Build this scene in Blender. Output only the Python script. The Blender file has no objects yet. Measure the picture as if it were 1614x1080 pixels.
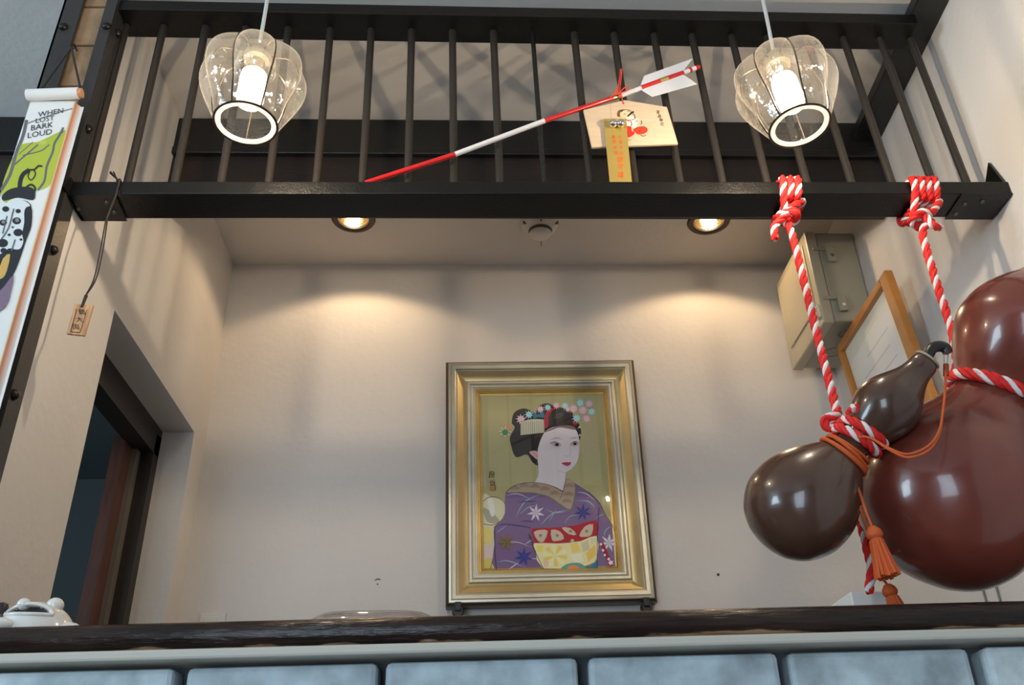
import bpy, bmesh, math, random
from mathutils import Vector, Matrix
from mathutils.geometry import tessellate_polygon
random.seed(7)
PI = math.pi
SC = bpy.context.scene
COL = SC.collection

# ------------------------------------------------------------------ camera, world, lights, exposure
CAM = Vector((0, 0, 1.1))
FPX, PITCH, ROLL, YAW = 1445.6, 0.514294, -0.026204, 0.04774
_r = Vector((math.cos(YAW), -math.sin(YAW), 0))
FW = Vector((math.sin(YAW)*math.cos(PITCH), math.cos(YAW)*math.cos(PITCH), math.sin(PITCH)))
_u = _r.cross(FW)
RT = _r*math.cos(ROLL) + _u*math.sin(ROLL)
UP = -_r*math.sin(ROLL) + _u*math.cos(ROLL)
cd = bpy.data.cameras.new('camera'); cam = bpy.data.objects.new('camera', cd); COL.objects.link(cam)
cd.sensor_fit = 'HORIZONTAL'; cd.sensor_width = 36; cd.lens = FPX/1614*36; cd.clip_start = .02
cam.matrix_world = Matrix(((RT.x, UP.x, -FW.x, CAM.x), (RT.y, UP.y, -FW.y, CAM.y), (RT.z, UP.z, -FW.z, CAM.z), (0, 0, 0, 1)))
SC.camera = cam
SC.view_settings.view_transform = 'Standard'; SC.view_settings.look = 'None'
SC.view_settings.gamma = 1; SC.view_settings.use_curve_mapping = False
SC.view_settings.exposure = -0.13
w = bpy.data.worlds.new('world'); SC.world = w; w.use_nodes = True
w.node_tree.nodes['Background'].inputs[0].default_value = (.62, .78, 1, 1)
w.node_tree.nodes['Background'].inputs[1].default_value = .35

def area(name, loc, target, sx, sy, power, color):
    l = bpy.data.lights.new(name, 'AREA'); l.shape = 'RECTANGLE'; l.size = sx; l.size_y = sy
    l.energy = power; l.color = color
    o = bpy.data.objects.new(name, l); COL.objects.link(o); o.location = loc
    o.rotation_euler = (Vector(target)-Vector(loc)).to_track_quat('-Z', 'Y').to_euler()
    return o
area('window_light_behind', (-1.35, -2.85, 1.35), (-.9, 2, 1.35), 1.5, 2.4, 84, (.68, .84, 1))
area('window_light_left', (-3.85, .2, 2.2), (-1.3, 1.5, 3.0), 1.5, 1.3, 105, (.64, .85, 1))
area('closet_fill_light', (-1.6, 1.80, 1.9), (-1.7, 3.2, 1.8), .6, .8, 2.2, (.70, .88, 1))  # added unseen fill lamp that brightens the room behind the doorway
BULB_E = 2300.0           # pendant bulbs
SPOT_W = 7.2            # downlights

# ------------------------------------------------------------------ helpers
def ray(x, y): return RT*(x-807) + UP*(540-y) + FW*FPX
def at(x, y, Y):                                   # point of the photograph carried to the depth Y
    d = ray(x, y); return CAM + d*((Y-CAM.y)/d.y)
def on_x(x, y, X):
    d = ray(x, y); return CAM + d*((X-CAM.x)/d.x)
def on_z(x, y, Z):
    d = ray(x, y); return CAM + d*((Z-CAM.z)/d.z)
def on_plane(x, y, p, n):
    d = ray(x, y); return CAM + d*((Vector(p)-CAM).dot(n)/d.dot(n))
def px(n, p): return n*(Vector(p)-CAM).dot(FW)/FPX    # n pixels at p in metres
def XR(Y): return 1.245 + .0452*(Y-1.66)           # the right wall runs very slightly outwards

def lin(c): return tuple(((v/255)/12.92 if v/255 <= .04045 else ((v/255+.055)/1.055)**2.4) for v in c)

MATS = {}
def mat(name, color, rough=.5, metal=0, coat=0, bump=0, bscale=40, var=0, vscale=6, spec=.5, stretch=None, bdist=.004):
    if name in MATS: return MATS[name]
    m = bpy.data.materials.new(name); m.use_nodes = True; MATS[name] = m
    nt = m.node_tree; b = nt.nodes['Principled BSDF']
    b.inputs['Base Color'].default_value = (*color, 1); b.inputs['Roughness'].default_value = rough
    b.inputs['Metallic'].default_value = metal; b.inputs['Specular IOR Level'].default_value = spec
    if coat: b.inputs['Coat Weight'].default_value = coat; b.inputs['Coat Roughness'].default_value = .08
    if bump or var:
        tc = nt.nodes.new('ShaderNodeTexCoord'); mp = nt.nodes.new('ShaderNodeMapping')
        nt.links.new(tc.outputs['Object'], mp.inputs[0])
        if stretch: mp.inputs['Scale'].default_value = stretch
    if var:
        n = nt.nodes.new('ShaderNodeTexNoise'); n.inputs['Scale'].default_value = vscale; n.inputs['Detail'].default_value = 6
        nt.links.new(mp.outputs[0], n.inputs['Vector'])
        rp = nt.nodes.new('ShaderNodeValToRGB'); rp.color_ramp.elements[0].position = .3; rp.color_ramp.elements[1].position = .7
        rp.color_ramp.elements[0].color = (*[c*(1-var) for c in color], 1)
        rp.color_ramp.elements[1].color = (*[min(1, c*(1+var)) for c in color], 1)
        nt.links.new(n.outputs[0], rp.inputs[0]); nt.links.new(rp.outputs[0], b.inputs['Base Color'])
    if bump:
        n = nt.nodes.new('ShaderNodeTexNoise'); n.inputs['Scale'].default_value = bscale; n.inputs['Detail'].default_value = 5
        nt.links.new(mp.outputs[0], n.inputs['Vector'])
        bp = nt.nodes.new('ShaderNodeBump'); bp.inputs['Strength'].default_value = bump; bp.inputs['Distance'].default_value = bdist
        nt.links.new(n.outputs[0], bp.inputs['Height']); nt.links.new(bp.outputs[0], b.inputs['Normal'])
    return m
def emit(name, color, s):
    m = bpy.data.materials.new(name); m.use_nodes = True; MATS[name] = m
    b = m.node_tree.nodes['Principled BSDF']; b.inputs['Base Color'].default_value = (.8, .8, .8, 1)
    b.inputs['Emission Color'].default_value = (*color, 1); b.inputs['Emission Strength'].default_value = s
    return m
def thin_glass(name, tint, gloss=.5, rough=.03, milky=0, blend=.35, bump=0, edge=0):
    m = bpy.data.materials.new(name); m.use_nodes = True; MATS[name] = m
    nt = m.node_tree; nt.nodes.remove(nt.nodes['Principled BSDF']); out = nt.nodes['Material Output']
    tr = nt.nodes.new('ShaderNodeBsdfTransparent'); tr.inputs[0].default_value = (*tint, 1)
    gl = nt.nodes.new('ShaderNodeBsdfGlossy'); gl.inputs['Roughness'].default_value = rough
    lw = nt.nodes.new('ShaderNodeLayerWeight'); lw.inputs['Blend'].default_value = blend
    mu = nt.nodes.new('ShaderNodeMath'); mu.operation = 'MULTIPLY'; mu.inputs[1].default_value = gloss
    nt.links.new(lw.outputs['Facing'], mu.inputs[0])
    ad = nt.nodes.new('ShaderNodeMath'); ad.operation = 'ADD'; ad.inputs[1].default_value = .045
    nt.links.new(mu.outputs[0], ad.inputs[0])
    mx = nt.nodes.new('ShaderNodeMixShader'); nt.links.new(ad.outputs[0], mx.inputs[0])
    nt.links.new(tr.outputs[0], mx.inputs[1]); nt.links.new(gl.outputs[0], mx.inputs[2])
    last = mx
    if bump:
        n = nt.nodes.new('ShaderNodeTexNoise'); n.inputs['Scale'].default_value = 55; n.inputs['Detail'].default_value = 2
        tc = nt.nodes.new('ShaderNodeTexCoord'); nt.links.new(tc.outputs['Object'], n.inputs['Vector'])
        bp = nt.nodes.new('ShaderNodeBump'); bp.inputs['Strength'].default_value = bump; bp.inputs['Distance'].default_value = .01
        nt.links.new(n.outputs[0], bp.inputs['Height']); nt.links.new(bp.outputs[0], gl.inputs['Normal'])
    if milky:
        tl = nt.nodes.new('ShaderNodeBsdfTranslucent'); tl.inputs[0].default_value = (1, .93, .8, 1)
        m2 = nt.nodes.new('ShaderNodeMixShader'); m2.inputs[0].default_value = milky
        if edge:
            pw_ = nt.nodes.new('ShaderNodeMath'); pw_.operation = 'POWER'; pw_.inputs[1].default_value = 3; nt.links.new(lw.outputs['Facing'], pw_.inputs[0])
            ma = nt.nodes.new('ShaderNodeMath'); ma.operation = 'MULTIPLY_ADD'; ma.inputs[1].default_value = edge; ma.inputs[2].default_value = milky
            nt.links.new(pw_.outputs[0], ma.inputs[0]); nt.links.new(ma.outputs[0], m2.inputs[0])
        nt.links.new(mx.outputs[0], m2.inputs[1]); nt.links.new(tl.outputs[0], m2.inputs[2]); last = m2
    nt.links.new(last.outputs[0], out.inputs['Surface'])
    return m
def print_mat(name, rough=.5, coat=0):
    m = bpy.data.materials.new(name); m.use_nodes = True; MATS[name] = m
    nt = m.node_tree; b = nt.nodes['Principled BSDF']; b.inputs['Roughness'].default_value = rough
    b.inputs['Specular IOR Level'].default_value = .25
    a = nt.nodes.new('ShaderNodeVertexColor'); a.layer_name = 'print'
    nt.links.new(a.outputs['Color'], b.inputs['Base Color'])
    return m

ORG = {}
def thing(name, label, cat, loc, group=None):
    o = bpy.data.objects.new(name, None); COL.objects.link(o); o.location = loc; o.empty_display_size = .05
    ORG[o] = Vector(loc); tag(o, label, cat, group); return o
def tag(o, label, cat, group=None):
    o['label'] = label; o['category'] = cat
    if group: o['group'] = group
    return o
def smooth_path(pts, n=10, closed=False):
    P = [Vector(p) for p in pts]; out = []
    N = len(P)
    for i in range(N if closed else N-1):
        p0, p1, p2, p3 = (P[(i-1) % N] if closed or i > 0 else P[0]*2-P[1], P[i], P[(i+1) % N], P[(i+2) % N] if closed or i+2 < N else P[N-1]*2-P[N-2])
        for k in range(n):
            t = k/n
            out.append(.5*((2*p1)+(p2-p0)*t+(2*p0-5*p1+4*p2-p3)*t*t+(3*p1-p0-3*p2+p3)*t*t*t))
    if not closed: out.append(P[-1])
    return out
def resample(path, step):
    out = [path[0].copy()]; acc = 0; prev = path[0]
    for p in path[1:]:
        d = (p-prev).length
        while acc+d >= step and d > 1e-9:
            t = (step-acc)/d; prev = prev.lerp(p, t); out.append(prev.copy()); d = (p-prev).length; acc = 0
        acc += d; prev = p
    return out
def frames(path):
    T = []
    for i in range(len(path)):
        a = path[max(0, i-1)]; b = path[min(len(path)-1, i+1)]; T.append((b-a).normalized())
    n = T[0].orthogonal().normalized(); out = []
    for t in T:
        n = (n - t*n.dot(t)); n = n.normalized() if n.length > 1e-6 else t.orthogonal().normalized()
        out.append((t, n, t.cross(n)))
    return out

class M:
    def __init__(s): s.v = []; s.f = []; s.m = []
    def add(s, vs, fs, mi=0):
        o = len(s.v); s.v += [Vector(p) for p in vs]
        s.f += [[i+o for i in f] for f in fs]; s.m += [mi]*len(fs); return s
    def box(s, lo, hi, mi=0, bev=0):
        if bev:
            bm = bmesh.new(); bmesh.ops.create_cube(bm, size=1)
            for v in bm.verts: v.co = Vector([lo[k]+(hi[k]-lo[k])*(v.co[k]+.5) for k in range(3)])
            bmesh.ops.bevel(bm, geom=bm.edges[:], offset=bev, segments=2, affect='EDGES', profile=.5)
            bm.verts.index_update(); s.add([v.co.copy() for v in bm.verts], [[v.index for v in f.verts] for f in bm.faces], mi); bm.free(); return s
        x0, y0, z0 = lo; x1, y1, z1 = hi
        return s.add([(x0,y0,z0),(x1,y0,z0),(x1,y1,z0),(x0,y1,z0),(x0,y0,z1),(x1,y0,z1),(x1,y1,z1),(x0,y1,z1)],
                     [(0,3,2,1),(4,5,6,7),(0,1,5,4),(1,2,6,5),(2,3,7,6),(3,0,4,7)], mi)
    def hexa(s, p, mi=0):                          # 8 corners: bottom loop, top loop
        return s.add(p, [(0,3,2,1),(4,5,6,7),(0,1,5,4),(1,2,6,5),(2,3,7,6),(3,0,4,7)], mi)
    def prism(s, poly, off, mi=0):                 # 3D polygon extruded by a vector
        n = len(poly); P = [Vector(p) for p in poly]; Q = [p+Vector(off) for p in P]
        tri = tessellate_polygon([P])
        fs = [tuple(t) for t in tri] + [tuple(i+n for i in reversed(t)) for t in tri]
        fs += [(i, (i+1) % n, (i+1) % n+n, i+n) for i in range(n)]
        return s.add(P+Q, fs, mi)
    def tube(s, path, r, k=8, mi=0, cap=True):
        fr = frames(path); vs = []; n = len(path)
        R = r if isinstance(r, (list, tuple)) else [r]*n
        for i, (t, a, b) in enumerate(fr):
            for j in range(k):
                g = 2*PI*j/k; vs.append(path[i]+(a*math.cos(g)+b*math.sin(g))*R[i])
        fs = [(i*k+j, i*k+(j+1) % k, (i+1)*k+(j+1) % k, (i+1)*k+j) for i in range(n-1) for j in range(k)]
        if cap: fs += [tuple(reversed(range(k))), tuple((n-1)*k+j for j in range(k))]
        return s.add(vs, fs, mi)
    def ring(s, c, axis, R, r, n=40, k=8, mi=0, a0=0, a1=2*PI):
        axis = Vector(axis).normalized(); e1 = axis.orthogonal().normalized(); e2 = axis.cross(e1); vs = []
        for i in range(n):
            g = 2*PI*i/n; d = e1*math.cos(g)+e2*math.sin(g)
            for j in range(k):
                h = 2*PI*j/k; vs.append(Vector(c)+d*(R+r*math.cos(h))+axis*r*math.sin(h))
        fs = [(i*k+j, ((i+1) % n)*k+j, ((i+1) % n)*k+(j+1) % k, i*k+(j+1) % k) for i in range(n) for j in range(k)]
        return s.add(vs, fs, mi)
    def lathe(s, prof, c, axis, n=32, mi=0, mod=None):   # prof: (radius, height along axis)
        axis = Vector(axis).normalized(); e1 = axis.orthogonal().normalized()
        if abs(axis.z) > .9: e1 = (Vector((1, 0, 0))-axis*axis.x).normalized()
        e2 = axis.cross(e1); vs = []; c = Vector(c)
        for (r, h) in prof:
            for j in range(n):
                g = 2*PI*j/n; q = r*(mod(g, r, h) if mod else 1)
                vs.append(c+axis*h+(e1*math.cos(g)+e2*math.sin(g))*q)
        fs = [(i*n+j, i*n+(j+1) % n, (i+1)*n+(j+1) % n, (i+1)*n+j) for i in range(len(prof)-1) for j in range(n)]
        return s.add(vs, fs, mi)
    def sphere(s, c, r, n=16, mi=0, sc=(1, 1, 1)):
        k = n//2; o = []
        for i in range(k+1):
            a = -PI/2+PI*i/k
            for j in range(n):
                g = 2*PI*j/n; o.append(Vector(c)+Vector((math.cos(a)*math.cos(g)*sc[0], math.cos(a)*math.sin(g)*sc[1], math.sin(a)*sc[2]))*r)
        return s.add(o, [(i*n+j, i*n+(j+1) % n, (i+1)*n+(j+1) % n, (i+1)*n+j) for i in range(k) for j in range(n)], mi)
    def build(s, name, mats, parent=None, smooth=False, org=None, bevel=0, sharp=None):
        if org is not None: o0 = Vector(org)
        elif parent: o0 = ORG[parent]
        else:
            o0 = sum(s.v, Vector())/len(s.v)
        me = bpy.data.meshes.new(name); me.from_pydata([p-o0 for p in s.v], [], s.f); me.validate()
        for m in (mats if isinstance(mats, (list, tuple)) else [mats]): me.materials.append(m)
        if len(s.m) == len(me.polygons): me.polygons.foreach_set('material_index', s.m)
        bm = bmesh.new(); bm.from_mesh(me)
        bmesh.ops.remove_doubles(bm, verts=bm.verts, dist=1e-6)
        bmesh.ops.recalc_face_normals(bm, faces=bm.faces)
        if smooth:
            for f in bm.faces: f.smooth = True
            for e in bm.edges:
                if len(e.link_faces) == 2 and e.calc_face_angle(0) > (sharp or .8): e.smooth = False
        bm.to_mesh(me); bm.free()
        o = bpy.data.objects.new(name, me); COL.objects.link(o)
        ORG[o] = o0
        if parent: o.parent = parent; o.location = o0-ORG[parent]
        else: o.location = o0
        if bevel:
            b = o.modifiers.new('bevel', 'BEVEL'); b.width = bevel; b.segments = 2; b.limit_method = 'ANGLE'; b.angle_limit = .7
        return o
def struct(o): o['kind'] = 'structure'; return o

def text_geo(string, size=1):
    cu = bpy.data.curves.new('text', 'FONT'); cu.body = string; cu.size = size; cu.align_x = 'CENTER'; cu.align_y = 'CENTER'
    cu.resolution_u = 2
    o = bpy.data.objects.new('text', cu); COL.objects.link(o)
    dg = bpy.context.evaluated_depsgraph_get(); me = bpy.data.meshes.new_from_object(o.evaluated_get(dg))
    vs = [v.co.copy() for v in me.vertices]; fs = [list(p.vertices) for p in me.polygons]
    bpy.data.objects.remove(o); bpy.data.curves.remove(cu); bpy.data.meshes.remove(me)
    if vs:
        cx = (max(v.x for v in vs)+min(v.x for v in vs))/2; cy = (max(v.y for v in vs)+min(v.y for v in vs))/2
        for v in vs: v.x -= cx; v.y -= cy
    return vs, fs

class Art:                                         # flat print: coloured shapes on one plane
    def __init__(s, p, n, gain=1, step=.00005):
        s.p = Vector(p); s.n = Vector(n).normalized(); s.g = gain; s.k = 0; s.step = step; s.v = []; s.f = []; s.c = []
        if s.n.dot(CAM-s.p) < 0: s.n = -s.n
    def P(s, x, y): return on_plane(x, y, s.p, s.n)+s.n*(s.k*s.step)
    def _add(s, V, F, col):
        o = len(s.v); s.v += V; s.f += [[i+o for i in f] for f in F]
        c = tuple(min(.95, v*s.g) for v in lin(col)); s.c += [c]*len(F); s.k += 1
    def fill(s, pts, col, smooth=0, mp=None):
        if mp: pts = [mp(*q) for q in pts]
        if smooth:
            pts = [(q.x, q.y) for q in smooth_path([Vector((a, b, 0)) for a, b in pts], smooth, True)]
        V = [Vector((a, b, 0)) for a, b in pts]
        s._add([s.P(a, b) for a, b in pts], [list(t) for t in tessellate_polygon([V])], col)
    def stroke(s, pts, wd, col, smooth=6, mp=None, taper=False):
        if mp: pts = [mp(*q) for q in pts]
        q = [Vector((a, b, 0)) for a, b in pts]
        if smooth: q = smooth_path(q, smooth)
        V = []; n = len(q)
        for i in range(n):
            t = (q[min(n-1, i+1)]-q[max(0, i-1)]).normalized(); d = Vector((-t.y, t.x, 0))
            ww = wd/2*(1 if not taper else max(.15, math.sin(PI*(i+.5)/n)))
            V += [q[i]+d*ww, q[i]-d*ww]
        s._add([s.P(p.x, p.y) for p in V], [[2*i, 2*i+1, 2*i+3, 2*i+2] for i in range(n-1)], col)
    def disc(s, x, y, r, col, ry=None, n=16, star=0, a0=0, mp=None):
        if mp:
            x1, y1 = mp(x, y); x2, _ = mp(x+r, y); _, y3 = mp(x, y+(ry or r)); r, ry = abs(x2-x1), abs(y3-y1); x, y = x1, y1
        ry = ry or r; pts = []
        m = n if not star else star*2
        for i in range(m):
            g = 2*PI*i/m+a0; q = 1 if not star or i % 2 else .5
            pts.append((x+r*q*math.cos(g), y+ry*q*math.sin(g)))
        s.fill(pts, col)
    def text(s, string, x, y, h, col, ang=0, shear=0, sx=1):
        V, F = text_geo(string)
        if not V: return
        hh = max(v.y for v in V)-min(v.y for v in V); k = h/hh
        ca, sa = math.cos(ang), math.sin(ang); out = []
        for v in V:
            a = v.x*k*sx+v.y*k*shear; b = v.y*k
            out.append(s.P(x+a*ca+b*sa, y-(b*ca-a*sa) if False else y+a*sa-b*ca))
        s._add(out, F, col)
    def build(s, name, material, parent):
        me = bpy.data.meshes.new(name); o0 = ORG[parent]
        me.from_pydata([p-o0 for p in s.v], [], s.f); me.materials.append(material)
        ca = me.color_attributes.new('print', 'FLOAT_COLOR', 'CORNER')
        for p, c in zip(me.polygons, s.c):
            for li in p.loop_indices: ca.data[li].color = (*c, 1)
        o = bpy.data.objects.new(name, me); COL.objects.link(o); o.parent = parent; ORG[o] = o0
        return o

# ------------------------------------------------------------------ materials
plaster = mat('white_plaster', (.74, .70, .665), .85, bump=.35, bscale=45, var=.035, vscale=3)
blackwood = mat('black_lacquered_wood', (.012, .011, .010), .33, bump=.25, bscale=120)
darkboard = mat('dark_brown_board', (.022, .014, .011), .5, bump=.2, bscale=30, stretch=(1, 8, 8))
steel = mat('dark_painted_steel', (.032, .031, .032), .42, bump=.2, bscale=150)
rodm = mat('brown_black_steel_rod', (.030, .024, .019), .4, metal=.1, bump=.25, bscale=200)
beamm = mat('black_painted_beam', (.005, .0047, .0044), .34, bump=.5, bscale=240, bdist=.0018, spec=.32)
chrome = mat('polished_metal', (.8, .8, .8), .12, metal=1)
bronze = mat('dark_bronze_trim', (.06, .045, .035), .4, metal=.6)
whiteplastic = mat('white_plastic', (.75, .73, .68), .4)
redrope = mat('red_cord', (.75, .015, .012), .65, bump=.4, bscale=400)
whiterope = mat('white_cord', (.85, .80, .78), .7, bump=.4, bscale=400)
orangecord = mat('orange_silk_cord', (.62, .10, .015), .55, bump=.3, bscale=500)
blackplastic = mat('black_plastic', (.012, .012, .013), .35)

# ------------------------------------------------------------------ the room
darkroom = mat('dark_timber_lining', (.10, .085, .07), .7)
YB, ZC, XL, ZF = 2.876, 3.066, -.9, 3.106
YL = 2.14                                          # face of the lintel above the alcove
struct(M().box((-4, -3, -.1), (1.6, 3.6, 0)).build('floor', mat('floor_boards', (.16, .11, .08), .5)))
struct(M().box((XL-.1, YB, 0), (1.42, YB+.1, ZC+.12)).build('wall_back', plaster))
wl = M()
wl.box((XL-.1, 1.665, 0), (XL, 1.995, ZF)); wl.box((XL-.1, 1.995, 2.325), (XL, 2.745, ZF)); wl.box((XL-.1, 2.745, 0), (XL, YB, ZF))
struct(wl.build('wall_left', plaster))
struct(M().hexa([(XR(-3), -3, 0), (XR(-3)+.1, -3, 0), (XR(3)+.1, 3, 0), (XR(3), 3, 0), (XR(-3), -3, ZF), (XR(-3)+.1, -3, ZF), (XR(3)+.1, 3, ZF), (XR(3), 3, ZF)]).build('wall_right', plaster))
struct(M().box((-4, -3, ZF), (1.6, YL+.1, ZF+.1)).build('ceiling_2', plaster))
struct(M().box((-4, YL+.1, ZF), (1.6, 3.6, ZF+.1)).build('ceiling_3', darkroom))
struct(M().box((-4.1, -3, 0), (-4, 3.6, ZF)).build('wall_far_left', darkroom))
struct(M().box((-4, -3.1, 0), (1.6, -3, ZF)).build('wall_behind', darkroom))
# lintel: black upper beam and recessed brown board
lt = M().box((-4, YL, 2.985), (1.262, YL+.1, 3.105)); lt.box((-4, YL-.006, 2.962), (1.262, YL+.1, 2.987))
struct(lt.build('trim_1', blackwood, bevel=.003))
struct(M().box((XL, YL+.012, 2.792), (1.262, YL+.09, 2.965)).build('trim_2', darkboard))
struct(M().box((-4, YL+.012, 2.5), (XL-.1, YL+.09, 2.965)).build('trim_3', darkboard))
# alcove ceiling with the two downlight holes
DL = [on_z(557, 345, ZC), on_z(1117, 349, ZC)]
outer = [Vector((XL, YL+.09, ZC)), Vector((1.30, YL+.09, ZC)), Vector((1.31, YB, ZC)), Vector((XL, YB, ZC))]
holes = [[Vector((c.x+.056*math.cos(-2*PI*i/24), c.y+.056*math.sin(-2*PI*i/24), ZC)) for i in range(24)] for c in DL]
allv = outer+holes[0]+holes[1]
cm = M().add(allv, [tuple(t) for t in tessellate_polygon([outer]+holes)])
struct(cm.build('ceiling', plaster))
# black beam along the right wall
struct(M().hexa([(XR(.9)-.085, .9, 3.028), (XR(.9), .9, 3.028), (XR(YL), YL, 3.028), (XR(YL)-.085, YL, 3.028),
                 (XR(.9)-.085, .9, 3.062), (XR(.9), .9, 3.062), (XR(YL), YL, 3.062), (XR(YL)-.085, YL, 3.062)]).build('trim_4', blackwood, bevel=.003))
# small dark room behind the doorway
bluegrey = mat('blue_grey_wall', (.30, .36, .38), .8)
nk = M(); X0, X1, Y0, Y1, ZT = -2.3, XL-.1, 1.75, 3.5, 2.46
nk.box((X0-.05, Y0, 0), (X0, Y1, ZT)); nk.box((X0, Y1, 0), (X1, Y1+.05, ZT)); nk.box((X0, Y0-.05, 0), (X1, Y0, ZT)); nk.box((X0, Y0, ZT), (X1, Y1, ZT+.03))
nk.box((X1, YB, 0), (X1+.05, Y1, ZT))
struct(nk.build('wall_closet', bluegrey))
struct(M().box((X0+.01, 2.55, 0), (X0+.35, Y1-.05, 2.1)).build('trim_5', mat('dark_cupboard', (.05, .055, .06), .6)))  # cupboard in one even dark blue-grey
doorwood = mat('reddish_brown_door_wood', (.10, .038, .026), .5, bump=.2, bscale=20, stretch=(8, 8, 1), var=.3, vscale=8)
dframe = mat('dark_door_frame', (.025, .017, .014), .45)
df = M(); df.box((XL-.16, 1.9, 2.235), (XL-.1, 2.9, 2.325)); df.box((XL-.17, 2.70, 0), (XL-.1, 2.76, 2.30), 0); df.box((XL-.15, 1.93, 0), (XL-.1, 1.985, 2.30), 0)
dr = struct(df.build('door_1', dframe))
M().box((XL-.19, 2.60, 0), (XL-.155, 2.685, 2.25)).build('door_leaf', doorwood, dr)
M().box((XL-.155, 2.665, 0), (XL-.14, 2.70, 2.25)).build('door_track', mat('pale_grey_edge', (.16, .14, .12), .5), dr)
# ------------------------------------------------------------------ counter: stone wall, trim, lacquered board
cdir = Vector((1.604, -.074, 0)).normalized(); cperp = Vector((.074, 1.604, 0)).normalized()
c0 = Vector((-.742, 1.494, 0))
def cpt(s, t, z): p = c0+cdir*s+cperp*t; return Vector((p.x, p.y, z))
def slab(s0, s1, t0, t1, z0, z1): return [cpt(s0, t0, z0), cpt(s1, t0, z0), cpt(s1, t1, z0), cpt(s0, t1, z0), cpt(s0, t0, z1), cpt(s1, t0, z1), cpt(s1, t1, z1), cpt(s0, t1, z1)]
SR = 1.96
cb = thing('counter_shelf', 'long black lacquered wooden counter shelf on the grey stone wall', 'counter', cpt(.8, .2, 1.395))
lac = mat('worn_black_lacquer', (.022, .012, .009), .24, coat=.12, bump=.6, spec=.3, bscale=11, stretch=(1, 5, 8), var=.7, vscale=5, bdist=.010)
_nt = lac.node_tree; _b = _nt.nodes['Principled BSDF']; _src = _b.inputs['Base Color'].links[0].from_socket
_tc = _nt.nodes.new('ShaderNodeTexCoord'); _mp = _nt.nodes.new('ShaderNodeMapping'); _mp.inputs['Scale'].default_value = (9, 30, 60); _nt.links.new(_tc.outputs['Object'], _mp.inputs[0])
_n = _nt.nodes.new('ShaderNodeTexNoise'); _n.inputs['Scale'].default_value = 1; _n.inputs['Detail'].default_value = 4; _nt.links.new(_mp.outputs[0], _n.inputs['Vector'])
_sx = _nt.nodes.new('ShaderNodeSeparateXYZ'); _nt.links.new(_tc.outputs['Object'], _sx.inputs[0])
_mr = _nt.nodes.new('ShaderNodeMapRange'); _nt.links.new(_sx.outputs['Z'], _mr.inputs['Value'])
for _k, _v in (('From Min', .004), ('From Max', .015), ('To Min', .12), ('To Max', -.25)): _mr.inputs[_k].default_value = _v
_ad = _nt.nodes.new('ShaderNodeMath'); _nt.links.new(_n.outputs[0], _ad.inputs[0]); _nt.links.new(_mr.outputs[0], _ad.inputs[1])
_rp = _nt.nodes.new('ShaderNodeValToRGB'); _rp.color_ramp.elements[0].position = .60; _rp.color_ramp.elements[1].position = .68; _nt.links.new(_ad.outputs[0], _rp.inputs[0])
_mx = _nt.nodes.new('ShaderNodeMixRGB'); _nt.links.new(_rp.outputs[0], _mx.inputs[0]); _nt.links.new(_src, _mx.inputs[1]); _mx.inputs[2].default_value = (.40, .24, .13, 1)
_nt.links.new(_mx.outputs[0], _b.inputs['Base Color'])
bp_ = M(); prof_ = [(.45, 1.440), (.022, 1.440)]+[(.020*(1-math.cos(PI*k/14-PI/2)), 1.4185+.0215*math.sin(PI/2-PI*k/14)) for k in range(1, 14)]+[(.022, 1.397), (.45, 1.397)]
nn = len(prof_); vs = [cpt(sx, t_, z_) for sx in (-1.2, SR) for t_, z_ in prof_]
bp_.add(vs, [(i, (i+1) % nn, (i+1) % nn+nn, i+nn) for i in range(nn)]+[tuple(range(nn)), tuple(range(2*nn-1, nn-1, -1))])
bp_.build('board', lac, cb, smooth=True, sharp=.7)
M().hexa(slab(-1.2, SR, .001, .40, 1.381, 1.397)).build('edge_trim', mat('pale_grey_trim', (.55, .52, .45), .5), cb, bevel=.004)
stone_wall = struct(M().hexa(slab(-1.2, SR, .075, .36, 0, 1.381)).build('wall_counter', mat('dark_mortar', (.085, .095, .105), .9)))
stone = []
for k in range(4):
    stone.append(mat('pale_concrete_block_%s' % 'abcd'[k], (.42+.03*k, .50+.028*k, .54+.02*k), .85, bump=.6, bscale=22, var=.38, vscale=14+k, bdist=.006))
bj = [(-1.2, -.965), (-.955, -.648), (-.638, -.331)]
joints = [at(x, 1055, 1.52) for x in (278, 298, 598, 611, 908, 925, 1215, 1231, 1505, 1525)]
ss = [(p-c0).dot(cdir) for p in joints]
spans = [(ss[0]-.305, ss[0]), (ss[1], ss[2]), (ss[3], ss[4]), (ss[5], ss[6]), (ss[7], ss[8]), (ss[9], ss[9]+.30), (ss[0]-.305*2-.014, ss[0]-.319)]
for row in range(3):
    z1 = 1.374-row*.20
    for i, (a, b) in enumerate(spans):
        off = 0 if row % 2 == 0 else .15
        a2, b2 = a+off, min(b+off, SR)
        pr = .030+random.uniform(-.004, .004)
        h = slab(a2, b2, pr, .10, z1-.186, z1)
        bm = M().hexa(h)
        bm.build('stone_block', stone[random.randrange(4)], stone_wall, bevel=.009)

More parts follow.
